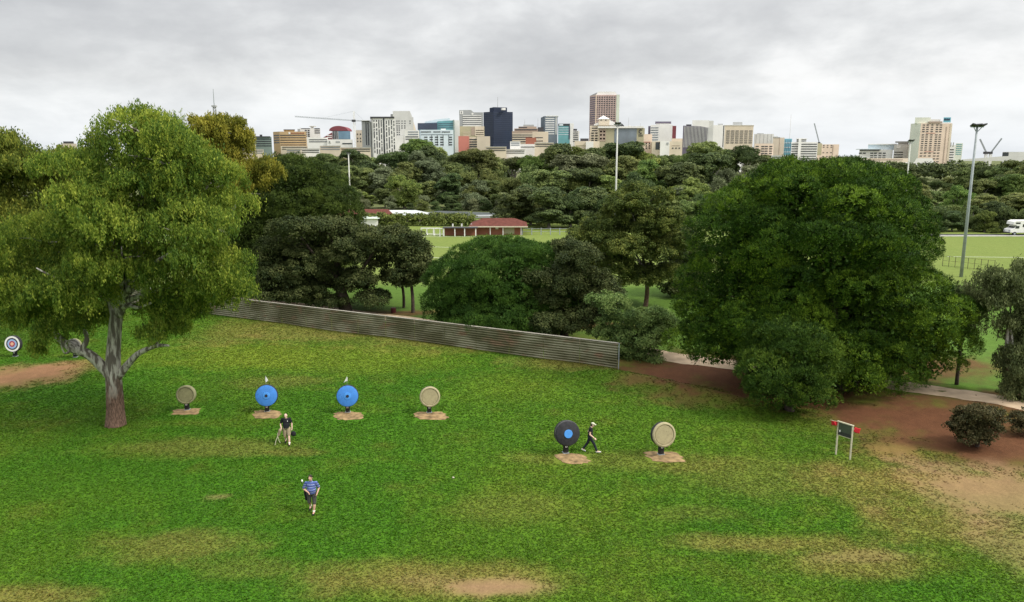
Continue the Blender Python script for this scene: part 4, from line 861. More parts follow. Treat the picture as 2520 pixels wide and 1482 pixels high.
b.prism('wall', [(1436, 1142), (1446, 1130), (1480, 1130)], [312, 309, 309], 'grey_glass'); b.bands((1448, 1130), (1472, 1130), fr(315, 356, 8), 2.6, 'white_wall', 'floor_band'); b.ribs((1473, 1130), (1480, 1130), 1, 310, 358, 'pale_grey_wall', .5, 'pier'); b.box('roof_crown', 1450, 1482, 307.5, 'white_wall', 310, -1, 20); b.box('roof_room', 1442, 1455, 309.4, 'dark_wall', 311.4, 3, 8)
b = Building('glass_tower', 'teal glass tower with white side wall', 'building', 1500, 1090); b.prism('wall', [(1482, 1090), (1513, 1090)], 329.5, 'teal_glass'); b.box('white_side', 1513, 1523, 328, 'white_wall', None, 1); b.strip('dark_top', (1482, 1090), (1513, 1090), 329, 335, 'dark_glass'); b.strip('sign', (1484.5, 1090), (1495, 1090), 330, 334.5, 'blue_white_wall', .5); b.bands((1483, 1090), (1511, 1090), (340, 346, 352, 358), 1.3, 'blue_white_wall', 'floor_band'); b.strip('dark_edge', (1510, 1090), (1513.4, 1090), 335, 370, 'navy_glass', .4)
b = Building('office_block', 'narrow white block with dark bands right of the teal tower', 'building', 1530, 1040); b.box('wall', 1521, 1538, 348, 'white_wall'); b.bands((1522, 1040), (1535, 1040), (351, 356, 361, 366, 371, 376), 2.4); b.box('roof_room', 1522, 1532, 342.5, 'dark_wall', 348, 4, 10)
b = Building('office_block', 'low cream block with dark roof box left of the pink tower', 'building', 1560, 880); b.box('wall', 1526, 1592, 375.5, 'cream_wall'); b.box('roof_room', 1541, 1563, 368, 'dark_wall', 375.5, 6, 14); b.bands((1530, 880), (1555, 880), (387,), 2.2, 'olive_wall', 'wall_band'); b.prism('white_bay', [(1556, 872), (1576, 872)], 377, 'white_wall', None, 9)
b = Building('office_tower', 'tallest tower, pinkish stone with rows of windows and white crown', 'building', 1604, 1340)
b.prism('wall', [(1564, 1362), (1580, 1340), (1642, 1340)], 252.5, 'pink_stone'); b.prism('crown', [(1581, 1343), (1587, 1343), (1629, 1343), (1635, 1343)], [251, 243.5, 243.5, 250], 'white_wall', 252.5, 22); b.prism('crown_side', [(1565, 1361), (1583, 1345)], [252, 245.5], 'grey_wall', 252.6, 12)
b.strip('edge_pier', (1634, 1340), (1642.3, 1340), 252, 385, 'pale_green_wall', .5); b.strip('edge_pier', (1579.5, 1340), (1582, 1340), 252, 385, 'pink_cream', .5)
ys = fr(258.5, 355, 18); b.bands((1583, 1340), (1633.5, 1340), ys, 2.6); 
for k in range(8):
    u = 1585.5 + k * 6.55; b.strip('pier', (u, 1340), (u + 1.7, 1340), 254, 370, 'pink_stone', .5)
b.bands((1565, 1360.6), (1579.5, 1340.8), ys, 3.0, 'purple_wall')
b = Building('stepped_block', 'cream stepped block with small pyramid roofed tower', 'building', 1600, 1020)
b.box('wall', 1566, 1640, 334, 'cream_wall'); b.box('tower', 1589, 1617, 317, 'cream_wall', 334, -2, 20); p0 = b.P(1588, 1017); p1 = b.P(1618, 1017)
MB().add([(p0[0], 1017, b.Z(317)), (p1[0], 1017, b.Z(317)), (p1[0], 1038, b.Z(317)), (p0[0], 1038, b.Z(317)), ((p0[0] + p1[0]) / 2, 1027, b.Z(306.5))], [(0, 1, 4), (1, 2, 4), (2, 3, 4), (3, 0, 4), (3, 2, 1, 0)]).build('pyramid_roof', M['white_wall'], b.r)
b.prism('sloped_roof', [(1617, 1019), (1640, 1019)], [319, 330], 'white_wall', 333.9); b.prism('sloped_roof', [(1576, 1019), (1589, 1019)], [331.5, 325], 'white_wall', 333.9); b.bands((1571, 1020), (1586, 1020), (341, 347.5), 2.3); b.grid((1566, 1020), (1590, 1020), (.3, .72), (354, 361, 368, 374), .28, 3.4); b.grid((1589, 1018), (1617, 1018), (.22, .66), (320,), .12, 2.6)
b = Building('office_block', 'wide olive cream block with dark glass front and round dark emblem', 'building', 1650, 980)
b.box('wall', 1589, 1711, 341, 'olive_wall'); b.box('roof_edge', 1587, 1708, 336, 'white_wall', 340.9, -2, 32); b.strip('glass_front', (1631, 980), (1690, 980), 341.5, 395, 'grey_glass', .3); b.bands((1632, 980), (1689, 980), (345, 355, 364, 373, 382), 2, 'dark_glass', 'window_band'); b.strip('panel', (1591, 980), (1608, 980), 341.5, 376, 'brown_stone'); b.grid((1591, 980), (1608, 980), (.25, .75), (350, 359, 369), .3, 4.5, 'teal_glass')
p = AS(1702, 350, 979.5); em = MB()
for k in range(20):
    a0 = R(45) + k * R(270) / 20; a1 = a0 + R(270) / 20
    if True:
        q = [(p.x + r_ * math.cos(a), p.z + r_ * math.sin(a)) for r_, a in ((1.5, a0), (2.6, a0), (2.6, a1), (1.5, a1))]
        em.add([(u, p.y - .3, w) for u, w in q] + [(u, p.y + .2, w) for u, w in q], [(3, 2, 1, 0), (4, 5, 6, 7), (0, 1, 5, 4), (1, 2, 6, 5), (2, 3, 7, 6), (3, 0, 4, 7)])
em.build('emblem', M['dark_wall'], b.r); b.strip('sign', (1695, 980), (1707, 980), 358.2, 359.6, 'dark_wall', .4); b.strip('sign', (1695, 980), (1706, 980), 361.4, 362.6, 'dark_wall', .4)
b.prism('curved_canopy', [(1638, 990), (1650, 990), (1656, 990)], [327, 327.5, 333], 'dark_wall', 334, 12); b.mast(1670, 313, 337, .3); b.mast(1701, 328, 337, .3); b.box('roof_unit', 1667, 1674, 333.5, 'pale_grey_wall', 336, 8, 6)
b = Building('office_tower', 'white block with dark roof cap and maroon side strip', 'building', 1760, 1060)
b.box('wall', 1726, 1784, 332.5, 'white_wall'); b.box('roof_cap', 1738, 1780, 323, 'purple_wall', 328, 3, 20); b.box('roof_room', 1740, 1779, 328, 'white_wall', 332.5, 4, 18); b.box('maroon_side', 1784, 1794, 334.5, 'maroon_wall', None, 4); b.box('dark_side', 1720, 1726, 335, 'purple_wall', None, 4); b.bands((1727, 1060), (1747, 1060), fr(340, 378, 7), 2.3, 'grey_glass')
b = Building('office_block', 'pinkish cream narrow block below left of the maroon sided block', 'building', 1720, 900); b.box('wall', 1709, 1731, 357, 'pink_cream'); b.grid((1709, 900), (1731, 900), (.35, .7), (382, 388, 394), .15, 3.5); b.strip('ledge', (1709, 900), (1727, 900), 377, 379, 'red_brick')
b = Building('office_block', 'low cream block with dark entrance below the maroon sided block', 'building', 1785, 880); b.box('wall', 1731, 1812, 376, 'cream_wall'); b.strip('dark_bay', (1741, 880), (1752, 880), 378, 398, 'dark_glass'); b.box('blank_wing', 1753, 1778, 375, 'white_wall', None, -4); b.strip('round_emblem', (1770, 876), (1775, 876), 379, 385, 'grey_wall', .4); b.strip('ledge', (1784, 880), (1806, 880), 386.8, 387.8, 'brown_stone'); b.grid((1781, 880), (1810, 880), (.2, .5, .8), (394,), .14, 3); b.box('back_wing', 1783, 1812, 368, 'beige_wall', None, 8)
b = Building('office_block', 'purple grey block of close vertical ribs with sloping roofline', 'building', 1845, 1010)
b.prism('wall', [(1812, 1012), (1834, 1010), (1857, 1008), (1877, 1004)], [334, 335, 336, 340], 'purple_wall'); b.ribs((1814, 1011.8), (1876, 1004.3), 17, lambda t: 336 + 4 * max(0, t - .6) / .4, 392, 'pale_grey_wall', .42, 'rib'); b.box('roof_room', 1820, 1834, 330.5, 'dark_wall', 334.6, 5, 10)
b = Building('office_tower', 'pale blank tower behind the ribbed blocks', 'building', 1865, 1200); b.box('wall', 1836, 1880, 320, 'white_wall'); b.box('wing', 1880, 1892, 321, 'pale_grey_wall', None, 4)
b = Building('office_block', 'white block with bold black vertical ribs', 'building', 1900, 1000)
b.prism('wall', [(1877, 1003), (1892, 1000), (1922, 1000)], [339.5, 333, 333], 'white_wall'); b.ribs((1878, 1002.8), (1922, 1000), 8, lambda t: 340 - 5.5 * min(1, t / .34), 392, 'dark_glass', .46); b.box('roof_room', 1903, 1917, 328.5, 'grey_wall', 333, 6, 10)
b = Building('office_block', 'cream block with six rows of dark windows and a roof box', 'building', 1960, 1000)
b.box('wall', 1922, 1998, 333.5, 'cream_wall'); b.grid((1926, 1000), (1997, 1000), fr(.08, .92, 6), fr(348.5, 380, 7), .13, 2.3); b.box('roof_room', 1943, 1968, 324.5, 'grey_wall', 333.5, 5, 14); b.box('roof_edge', 1921, 1999, 332.4, 'white_wall', 333.8, -.5, 29)
b = Building('office_block', 'low white banded block half hidden by treetops under the cream block', 'building', 1980, 860); b.box('wall', 1960, 1996, 404, 'white_wall'); b.bands((1962, 860), (1993, 860), (408, 414, 420), 2.6)
b = Building('office_block', 'pale grey block of blank vertical panels', 'building', 2030, 1040); b.box('wall', 2001, 2053, 356.5, 'pale_grey_wall'); b.ribs((2002, 1040), (2052, 1040), 5, 357, 390, 'grey_wall', .04, 'joint'); b.box('roof_edge', 2008, 2026, 354.2, 'grey_wall', 356.5, 3, 10); b.box('side_wing', 2050, 2064, 362, 'pale_grey_wall', None, 5)
b = Building('office_block', 'pinkish beige block with paired dark windows below the pale grey block', 'building', 2030, 930); b.box('wall', 2004, 2054, 382, 'pink_cream'); b.grid((2006, 930), (2053, 930), (.1, .42, .62, .87), fr(389.5, 414.5, 5), .17, 2.6)
b = Building('office_block', 'plain beige slab block left of the cyan block', 'building', 2065, 1000); b.box('wall', 2052, 2082, 366, 'beige_wall'); b.strip('joint', (2069, 1000), (2070, 1000), 367, 412, 'brown_stone'); b.box('roof_edge', 2051, 2070, 364.8, 'grey_wall', 366, -.5, 12)
b = Building('glass_block', 'bright cyan glass block', 'building', 2091, 1010); b.box('wall', 2080, 2102, 369, 'cyan_glass'); b.ribs((2083, 1010), (2101, 1010), 4, 371, 418, 'blue_glass', .35); b.bands((2083, 1010), (2101, 1010), (380, 392, 404), 2, 'blue_white_wall', 'floor_band'); b.mast(2101.5, 305, 369, .3, 'pale_grey_wall')
b = Building('office_block', 'white block with black window bands and a pale stair shaft', 'building', 2135, 940); b.box('wall', 2101, 2171, 378, 'white_wall'); b.bands((2102, 940), (2119, 940), fr(383.5, 421, 7), 2.4); b.bands((2127.5, 940), (2169, 940), fr(383.5, 428, 8), 2.4); b.box('stair_shaft', 2119.5, 2127, 369, 'white_wall', None, -3, 12); b.box('roof_room', 2114, 2140, 369.5, 'grey_wall', 377.9, 6, 10); b.box('roof_slab', 2112, 2142, 368, 'white_wall', 369.4, 4, 16)
b = Building('office_block', 'pale pink beige block with few windows right of the white banded block', 'building', 2198, 960); b.box('wall', 2170, 2228, 384, 'pink_cream'); b.strip('olive_panel', (2171, 960), (2182, 960), 381, 412, 'olive_wall'); b.grid((2183, 960), (2212, 960), (.15, .5, .85), (386.5, 391.5, 406, 416), .14, 1.8); b.strip('joint', (2211, 960), (2213, 960), 386, 412, 'brown_stone')
b = Building('hospital_block', 'grey white block with thin overhanging roof slab left of the hotel', 'building', 2340, 1000)
b.box('wall', 2283, 2372, 398, 'white_wall'); b.box('roof_slab', 2273, 2340, 396, 'blue_white_wall', 397.4, -4, 30); b.box('glass_upper', 2305, 2378, 384.5, 'blue_white_wall', 397.9, 6, 24); b.box('upper_roof', 2303, 2382, 382.5, 'white_wall', 384.4, 4, 28); b.strip('dark_band', (2284, 1000), (2336, 1000), 397.8, 401, 'dark_glass'); b.grid((2283, 1000), (2362, 1000), (.04, .17, .42, .55, .7, .84), (407.5,), .1, 3.2); b.grid((2283, 1000), (2362, 1000), (.42, .55, .7, .84), (414, 420), .1, 2.6)
b.box('right_wing', 2374, 2416, 384.5, 'pale_grey_wall', None, -6); b.box('canopy', 2376, 2416, 376, 'grey_wall', 379.5, -4, 18); b.box('roof_room', 2384, 2412, 379.5, 'pale_grey_wall', 384.5, -2, 12); b.bands((2376, 994), (2399, 994), (405, 411.5, 418), 2.4); b.strip('pale_panel', (2381, 994), (2391, 994), 387, 395, 'white_wall', .4)
b = Building('low_block', 'long low cream building with pale curved roof before the hospital block', 'building', 2330, 860); b.box('wall', 2262, 2416, 421, 'cream_wall'); b.prism('roof', [(2262, 860), (2285, 860), (2310, 860)], [419, 411, 419], 'pale_grey_wall', 421); b.bands((2312, 860), (2400, 860), (424.5,), 1.8, 'brown_stone', 'ledge')
b = Building('hotel_tower', 'tall peach hotel tower with a grid of small dark windows', 'building', 2470, 960)
b.prism('wall', [(2413, 972), (2440, 960), (2522, 960)], 328, 'pink_cream'); b.strip('pale_face', (2414, 971.4), (2439.8, 960.2), 328, 470, 'pale_green_wall', .4); b.bands((2424, 967), (2428, 965.3), fr(332, 420, 16), 2.6, 'olive_wall', 'window'); b.box('pale_top', 2423, 2464, 312, 'pale_green_wall', 328, 4, 22); b.box('top_band', 2459, 2496, 323, 'brown_stone', 327, -1, 6); b.box('plant_room', 2464, 2490, 317, 'pale_grey_wall', 328, 5, 14); b.box('sign_box', 2498, 2517.5, 312, 'cyan_glass', 325.5, 2, 8)
for k in range(3): b.strip('sign_letter', (2500 + k * 5.4, 962), (2503.6 + k * 5.4, 962), 315, 320, 'navy_wall', .5)
ys = fr(332.5, 350, 4) + fr(358.6, 399, 8) + fr(407, 430, 4); b.grid((2440, 960), (2500, 960), (.13, .3, .5, .72, .88), ys, .105, 2.4); b.strip('edge_pier', (2507, 960), (2509, 960), 337, 470, 'brown_stone', .3); b.strip('edge_pier', (2517, 960), (2522.3, 960), 329, 470, 'cream_wall', .4); b.bands((2456, 960), (2480, 960), (354.5, 403.5), .9, 'salmon_wall', 'ledge')
b = Building('shell_roof_building', 'large white angular shell roof at the foot of the hotel', 'building', 2462, 820)
b.prism('roof', [(2420, 820), (2437, 820), (2478, 820), (2500, 820)], [452, 421, 421, 462], 'white_wall', 470, 40); b.prism('low_shell', [(2510, 822), (2521, 822), (2532, 822)], [452, 446, 452], 'white_wall', 470, 20)
b = Building('shell_roof_building', 'small white angular roof between treetops left of the hotel', 'building', 2362, 820); b.prism('roof', [(2330, 820), (2350, 820), (2378, 820)], [437, 434, 447], 'white_wall', 460, 25); b.box('side_wing', 2392, 2416, 432, 'white_wall', None, 4, 20)
b = Building('office_block', 'pale block with teal upper storeys right of the hotel', 'building', 2535, 1040); b.box('wall', 2514, 2537, 386, 'white_wall'); b.bands((2515, 1040), (2534, 1040), fr(398, 439, 7), 2.3); b.box('teal_wing', 2537, 2556, 381, 'pale_green_wall', None, 4); b.bands((2539, 1044), (2554, 1044), fr(384, 410, 6), 1.8, 'teal_glass'); b.ribs((2521, 1040), (2534, 1040), 2, 379, 390, 'grey_wall', .4, 'shaft')
b = Building('low_block', 'far right grey flat roofed block', 'building', 2695, 900); b.box('wall', 2664, 2760, 404, 'pale_grey_wall'); b.strip('dark_end', (2664, 900), (2680, 900), 405, 416, 'dark_glass')
b = Building('stadium_roof', 'long low pale curved roof at the far right skyline', 'building', 2640, 800); b.prism('roof', [(2560, 800), (2610, 800), (2660, 800), (2760, 800)], [424, 420, 416, 413], 'pale_grey_wall', 428, 40)
b = Building('office_block', 'small dark roofed block on the skyline left of the big gum', 'building', 183, 900); b.box('wall', 165, 205, 382, 'beige_wall'); b.box('roof', 170, 198, 376, 'dark_wall', 382, 3, 15)
b = Building('office_block', 'grey block touching the left side of the big gum crown', 'building', 248, 900); b.box('wall', 236, 262, 367, 'grey_wall'); b.bands((238, 900), (250, 900), (372, 378), 2)
LOW = [(150, 165, 386, 'cream_wall', 'small cream house roofline left of the dark roofed block'), (760, 800, 397, 'cream_wall', 'low cream block under the tan block'), (800, 850, 396, 'white_wall', 'low white block with dark bands above the dark domed trees'), (850, 905, 388, 'beige_wall', 'low beige block left of the crane foot'), (905, 985, 393, 'cream_wall', 'long low cream block at the crane foot'),
       (640, 700, 398, 'cream_wall', 'low cream block seen through the brownish gum'), (1290, 1345, 391, 'cream_wall', 'low cream block under the navy tower'), (1290, 1340, 401, 'red_brick', 'low brick block at the gap in the woodland'), (1340, 1395, 398, 'white_wall', 'low white block at the gap in the woodland'), (1355, 1382, 377, 'white_wall', 'small blank white block at the right foot of the navy tower'),
       (1420, 1470, 380, 'cream_wall', 'low cream block under the slim blue glass tower'), (2228, 2270, 417, 'cream_wall', 'distant low cream block right of the pink beige block'), (2050, 2110, 414, 'white_wall', 'low white block under the cyan block')]
for n_, (x0, x1, y, m_, lab) in enumerate(LOW):
    D_ = 760 + 13 * n_; b = Building('low_block', lab, 'building', (x0 + x1) / 2, D_); b.box('wall', x0, x1, y, m_, None, 0, 22); b.bands((x0 + 2, D_), (x1 - 2, D_), (y + 4, y + 9), 2.0, 'grey_glass' if n_ % 2 else 'dark_glass'); b.box('roof', x0 - .4, x1 + .4, y - 1, 'pale_grey_wall', y, -.5, 23)

# cranes, radio mast
def lattice(mb, a, c, w, n, r):
    a = Vector(a); c = Vector(c); d = (c - a).normalized(); u = d.cross(Vector((0, 1, 0))).normalized(); v = Vector((0, 1, 0)) if abs(d.y) < .5 else d.orthogonal()
    offs = [u * w + v * w, u * -w + v * w, u * -w - v * w, u * w - v * w]
    for o_ in offs: mb.tube([a + o_, c + o_], r, 4)
    for k in range(n):
        p, q = a.lerp(c, k / n), a.lerp(c, (k + 1) / n)
        for i in range(4): mb.tube([p + offs[i], q + offs[(i + 1) % 4]], r * .7, 3)
def crane(lab, xm, yb, yt, D_, jib, cjib, label_w=1.0, luff=None):
    t = thing('tower_crane', lab, 'crane', AS(xm, 421, D_).xy.to_3d()); p = AS(xm, yt, D_); hub = AS(xm, yb, D_)
    m_ = MB(); lattice(m_, (p.x, D_, 0), (p.x, D_, hub.z), 1.1, 24, .3); m_.build('mast', M['white'], t)
    m_ = MB(); m_.box(p.x - 3, p.x + 1.5, D_ - 1.5, D_ + 1.5, hub.z - 1.6, hub.z + 1.2); m_.build('cab', M['dark_wall'], t)
    if not luff:
        m_ = MB(); lattice(m_, (p.x, D_, hub.z), (p.x, D_, p.z), .8, 8, .28); m_.build('peak', M['white'], t)
    j = AS(jib[0], jib[1], D_); m_ = MB(); lattice(m_, hub, j, .55, 26, .2); m_.build('jib', M['steel'], t)
    if not luff:
        c_ = AS(cjib[0], cjib[1], D_); m_ = MB(); lattice(m_, hub, c_, .55, 8, .2); m_.box(c_.x - 2, c_.x, D_ - 1, D_ + 1, c_.z - 2, c_.z); m_.build('counter_jib', M['steel'], t)
        m_ = MB(); m_.tube([p, hub.lerp(j, .55)], .12, 4); m_.tube([p, c_], .12, 4); m_.build('tie_bars', M['steel'], t)
crane('white tower crane with long jib reaching left over the red dome', 940, 321, 296, 1000, (783, 310), (968, 322))
crane('left one of two white luffing cranes at the right skyline', 2620, 406, 406, 950, (2603, 370), None, luff=True)
crane('right one of two white luffing cranes at the right skyline', 2632, 406, 406, 990, (2661, 368), None, luff=True)
crane('faint slim crane above the white banded block', 2176, 380, 380, 1300, (2163, 328), None, luff=True)
t = thing('radio_mast', 'tall slim radio mast rising behind the brownish gum crown', 'mast', AS(566, 421, 1500).xy.to_3d()); p = AS(566, 237, 1500); q = AS(566, 282, 1500)
m_ = MB(); lattice(m_, (p.x, 1500, 0), (p.x, 1500, q.z), 2.0, 20, .5); m_.build('tower', M['grey_wall'], t); m_ = MB(); m_.tube([(p.x, 1500, q.z), (p.x, 1500, p.z)], [1.0, .5], 6); m_.build('spire', M['steel'], t)
m_ = MB(); m_.box(p.x - 4, p.x + 4, 1496, 1504, q.z - 2, q.z + 1); m_.build('platform', M['grey_wall'], t); s_ = AS(574, 291, 1500); m_ = MB(); m_.tube([(s_.x, 1500, 0), (s_.x, 1500, s_.z)], [1.6, .7], 6); m_.build('side_mast', M['grey_wall'], t)

# ------------------------------------------------------------------ floodlight poles
def flood(lab, base, top, D_, r, heads, scale=1.0, pm='pole_pale'):
    bp = A(base[0], base[1], D_); tp = A(top[0], top[1], D_); t = thing('floodlight_pole', lab, 'floodlight', (bp.x, D_, 0), 'floodlight poles round the playing fields')
    MB().tube([(bp.x, D_, -.2), (bp.x, D_, tp.z * .5), (bp.x, D_, tp.z)], [r, r * .8, r * .55], 12).build('pole', M[pm], t, True)
    m_ = MB(); m_.box(bp.x - 1.0 * scale, bp.x + 1.0 * scale, D_ - .06, D_ + .06, tp.z - .1, tp.z + .03); m_.tube([(bp.x, D_, tp.z - .9 * scale), (bp.x + .7 * scale, D_, tp.z - .1)], .05, 6); m_.tube([(bp.x, D_, tp.z - .9 * scale), (bp.x - .5 * scale, D_, tp.z - .1)], .05, 6); m_.build('crossarm', M['steel'], t)
    for k, (u, tilt) in enumerate(heads):
        T = Matrix.Translation((bp.x + u * scale, D_ - .25, tp.z + .08)) @ Matrix.Rotation(R(tilt), 4, 'Y') @ Matrix.Rotation(R(-20), 4, 'X')
        m_ = MB(); m_.prism([(-.45 * scale, -.45 * scale), (.45 * scale, -.45 * scale), (.3 * scale, .5 * scale), (-.3 * scale, .5 * scale)], 0, .2 * scale); m_.v = [tuple(T @ Vector(v)) for v in m_.v]; m_.build('lamp_head', M['dark_wall'], t, bevel=.02)
flood('thick grey floodlight pole standing on the bright green field at right', (2364, 682), (2403, 312), 97.6, .22, ((-.75, 14), (.0, -4), (.75, -10)), .8, 'steel')
flood('white floodlight pole in front of the block with the round emblem', (1512, 600), (1521, 306), 104, .16, ((-.4, 5), (.4, -5)), .5)
flood('thin white floodlight pole directly below the tower crane', (864, 560), (868, 378), 176, .2, ((-.5, 5), (.5, -5)), .5)
flood('pale floodlight pole in front of the left side of the hotel', (2226, 500), (2232, 348), 150, .18, ((-.4, 5), (.4, -5)), .7)
flood('short thin pole above the right shoulder of the huge pine', (2170, 500), (2175, 404), 210, .16, ((-.4, 5), (.4, -5)), .6)

# ------------------------------------------------------------------ club buildings, goals, fences on the far field
def hip(mb, x0, x1, y0, y1, z0, z1, ov=.6, rx=None):
    x0 -= ov; x1 += ov; y0 -= ov; y1 += ov; ym = (y0 + y1) / 2; rx = rx if rx is not None else (y1 - y0) / 2
    return mb.add([(x0, y0, z0), (x1, y0, z0), (x1, y1, z0), (x0, y1, z0), (x0 + rx, ym, z1), (x1 - rx, ym, z1)], [(0, 1, 5, 4), (1, 2, 5), (2, 3, 4, 5), (3, 0, 4), (3, 2, 1, 0)])
Yc = G(1220, 578).y; pl, prr = A(1168, 578, Yc), A(1284, 578, Yc); ev = A(1220, 556, Yc).z; rd = A(1220, 536, Yc + 5).z
t = thing('clubhouse', 'small red brick clubhouse with red hipped tile roof', 'building', (pl.x, Yc, 0))
MB().box(pl.x, prr.x, Yc, Yc + 8, -.1, ev).build('wall', M['red_brick'], t); hip(MB(), pl.x, prr.x, Yc, Yc + 8, ev, rd, 1.1, 2.6).build('roof', M['roof_red'], t)
wx = prr.x - pl.x; MB().box(pl.x - 1.15, prr.x + 1.15, Yc - 1.25, Yc - 1.12, ev - .2, ev + .02).build('gutter', M['beige_wall'], t)
for u in (.33, .6, .98): MB().box(pl.x + wx * u - .07, pl.x + wx * u + .07, Yc - 1.0, Yc - .86, 0, ev - .02).build('veranda_post', M['white'], t)
MB().box(pl.x + wx * .62, pl.x + wx * .84, Yc - .05, Yc + .05, .2, ev - .3).build('roller_door', M['olive_wall'], t); MB().box(pl.x + wx * .44, pl.x + wx * .5, Yc - .05, Yc + .05, 1.1, 1.9).build('window', M['white_wall'], t)
Yd = Yc - 3; a_, c_ = A(1092, 578, Yd), A(1172, 578, Yd); zt = A(1100, 562, Yd).z
t = thing('dugout_shelter', 'low dark open shelter with white posts left of the clubhouse', 'shelter', (a_.x, Yd, 0))
MB().box(a_.x, c_.x, Yd + 1.6, Yd + 1.75, 0, zt).build('back_wall', M['red_brick'], t); MB().box(a_.x - .2, c_.x + .2, Yd - .3, Yd + 1.9, zt, zt + .16).build('roof', M['dark_wall'], t)
for u in (0, .34, .64, .98): MB().box(a_.x + (c_.x - a_.x) * u - .09, a_.x + (c_.x - a_.x) * u + .09, Yd - .2, Yd - .02, 0, zt).build('post', M['white'], t)
for n_, (x, lab) in enumerate(((1114, 'left white post'), (1136, 'middle white post'), (1160, 'right white post'))):
    p = A(x, 575, Yc + 2); tag(MB().tube([(p.x, Yc + 2, 0), (p.x, Yc + 2, A(x, 551, Yc + 2).z)], .14, 8).build('white_post', M['white']), lab + ' standing behind the dark open shelter', 'post', 'white posts behind the shelter')
def goal(x0, x1, y, yt, lab):
    Yg = G(x0, y).y; a_, c_ = A(x0, y, Yg), A(x1, y, Yg); zt = A(x0, yt, Yg).z; t = thing('football_goal', lab, 'goal', (a_.x, Yg, 0), 'goals parked together on the far field')
    MB().tube([(a_.x, Yg, 0), (a_.x, Yg, zt), (c_.x, Yg, zt), (c_.x, Yg, 0)], .09, 6).build('frame', M['white'], t)
    for X_ in (a_.x, c_.x): MB().tube([(X_, Yg, zt), (X_ + (.0), Yg + .9, zt - .1), (X_, Yg + 2, .08), (X_, Yg, .06)], .06, 5).build('side_frame', M['white'], t)
    MB().tube([(a_.x, Yg + 2, .08), (c_.x, Yg + 2, .08)], .05, 5).build('ground_bar', M['white'], t)
goal(1036, 1082, 582, 562, 'larger white goal frame at the left of the clubhouse'); goal(1050, 1066, 579, 563, 'smaller white goal frame standing inside the larger goal frame'); goal(1068, 1090, 580, 563, 'white goal frame overlapping right side of the larger goal frame')
Yb = 186; a_, c_ = A(868, 545, Yb), A(975, 545, Yb); e_ = A(1040, 545, Yb); zt = A(900, 532, Yb).z; zr = A(900, 515, Yb + 5).z
t = thing('club_building', 'long clubrooms with red roof running into a silver roof', 'building', (a_.x, Yb, 0)); MB().box(a_.x - 4, e_.x, Yb, Yb + 10, -.1, zt).build('wall', M['cream_wall'], t)
MB().add([(a_.x - 5, Yb - .8, zt), (c_.x, Yb - .8, zt), (c_.x - 3, Yb + 5, zr), (a_.x - 5, Yb + 5, zr), (a_.x - 5, Yb + 10.8, zt), (c_.x, Yb + 10.8, zt)], [(0, 1, 2, 3), (3, 2, 5, 4), (0, 3, 4), (1, 5, 2)]).build('red_roof', M['roof_red'], t)
MB().add([(c_.x + .02, Yb - .8, zt), (e_.x + .8, Yb - .8, zt), (e_.x - 2.2, Yb + 5, zr - .25), (c_.x - 2.98, Yb + 5, zr - .25), (c_.x + .02, Yb + 10.8, zt), (e_.x + .8, Yb + 10.8, zt)], [(0, 1, 2, 3), (3, 2, 5, 4), (0, 3, 4), (1, 5, 2)]).build('silver_roof', M['roof_silver'], t)
MB().box(a_.x - 5, e_.x + .8, Yb - .9, Yb - .75, zt - .25, zt - .02).build('gutter', M['dark_wall'], t)
Yk = 172; a_, c_ = A(884, 545, Yk), A(928, 545, Yk); zt = A(900, 538, Yk).z; zr = A(900, 526, Yk + 3).z
t = thing('kiosk', 'small kiosk with pale hipped roof in front of the red roof', 'building', (a_.x, Yk, 0)); MB().box(a_.x, c_.x, Yk, Yk + 6, -.1, zt).build('wall', M['white_wall'], t); hip(MB(), a_.x, c_.x, Yk, Yk + 6, zt, zr, .5).build('roof', M['roof_pale_green'], t)
Yl = 196; a_, c_ = A(1045, 540, Yl), A(1292, 540, Yl); zt = A(1200, 531, Yl).z; zr = A(1200, 519, Yl + 6).z
t = thing('long_shed', 'long low shed with dark roof behind the hedge', 'building', (a_.x, Yl, 0)); MB().box(a_.x, c_.x, Yl, Yl + 12, -.1, zt).build('wall', M['grey_wall'], t)
MB().add([(a_.x - .5, Yl - .6, zt), (c_.x + .5, Yl - .6, zt - .4), (c_.x - 4, Yl + 6, zr - .7), (a_.x + 3, Yl + 6, zr), (a_.x - .5, Yl + 12.6, zt), (c_.x + .5, Yl + 12.6, zt - .4)], [(0, 1, 2, 3), (3, 2, 5, 4), (0, 3, 4), (1, 5, 2)]).build('roof', M['dark_roofing'], t); MB().box(a_.x - .5, c_.x + .5, Yl - .75, Yl - .6, zt - .5, zt - .05).build('gutter', M['grey_wall'], t)
Yh = 174; lob = []
for k in range(34):
    x = 885 + k * 8.3; p = A(x, 560, Yh); lob.append(((p.x, Yh + RNG.uniform(-.3, .3), 1.2), (1.1, 1.2, 1.5))); lob.append(((p.x, Yh, A(x, 538, Yh).z - 1.1), (1.0, 1.1, 1.1)))
t = thing('hedge', 'long clipped green hedge behind goals and clubhouse', 'hedge', (lob[0][0][0], Yh, 0)); o_ = t.location
link_mesh('foliage', crown_mesh('foliage', [((c[0] - o_.x, c[1] - o_.y, c[2]), r) for c, r in lob], 'broad', .6, .34, 30, .8, .5), M['far_green'], t)
# post and rail fence right of the clubhouse
fa, fb = G(1285, 578), G(1400, 578); t = thing('post_rail_fence', 'low pale post and rail fence right of the clubhouse', 'fence', fa)
for k in range(6):
    p = fa.lerp(fb, k / 5); MB().box(p.x - .09, p.x + .09, p.y - .09, p.y + .09, -.1, 1.35).build('post', M['steel'], t)
for z in (.6, 1.2): MB().tube([(fa.x, fa.y + .12, z), (fb.x, fb.y + .12, z)], .04, 5).build('rail', M['steel'], t)
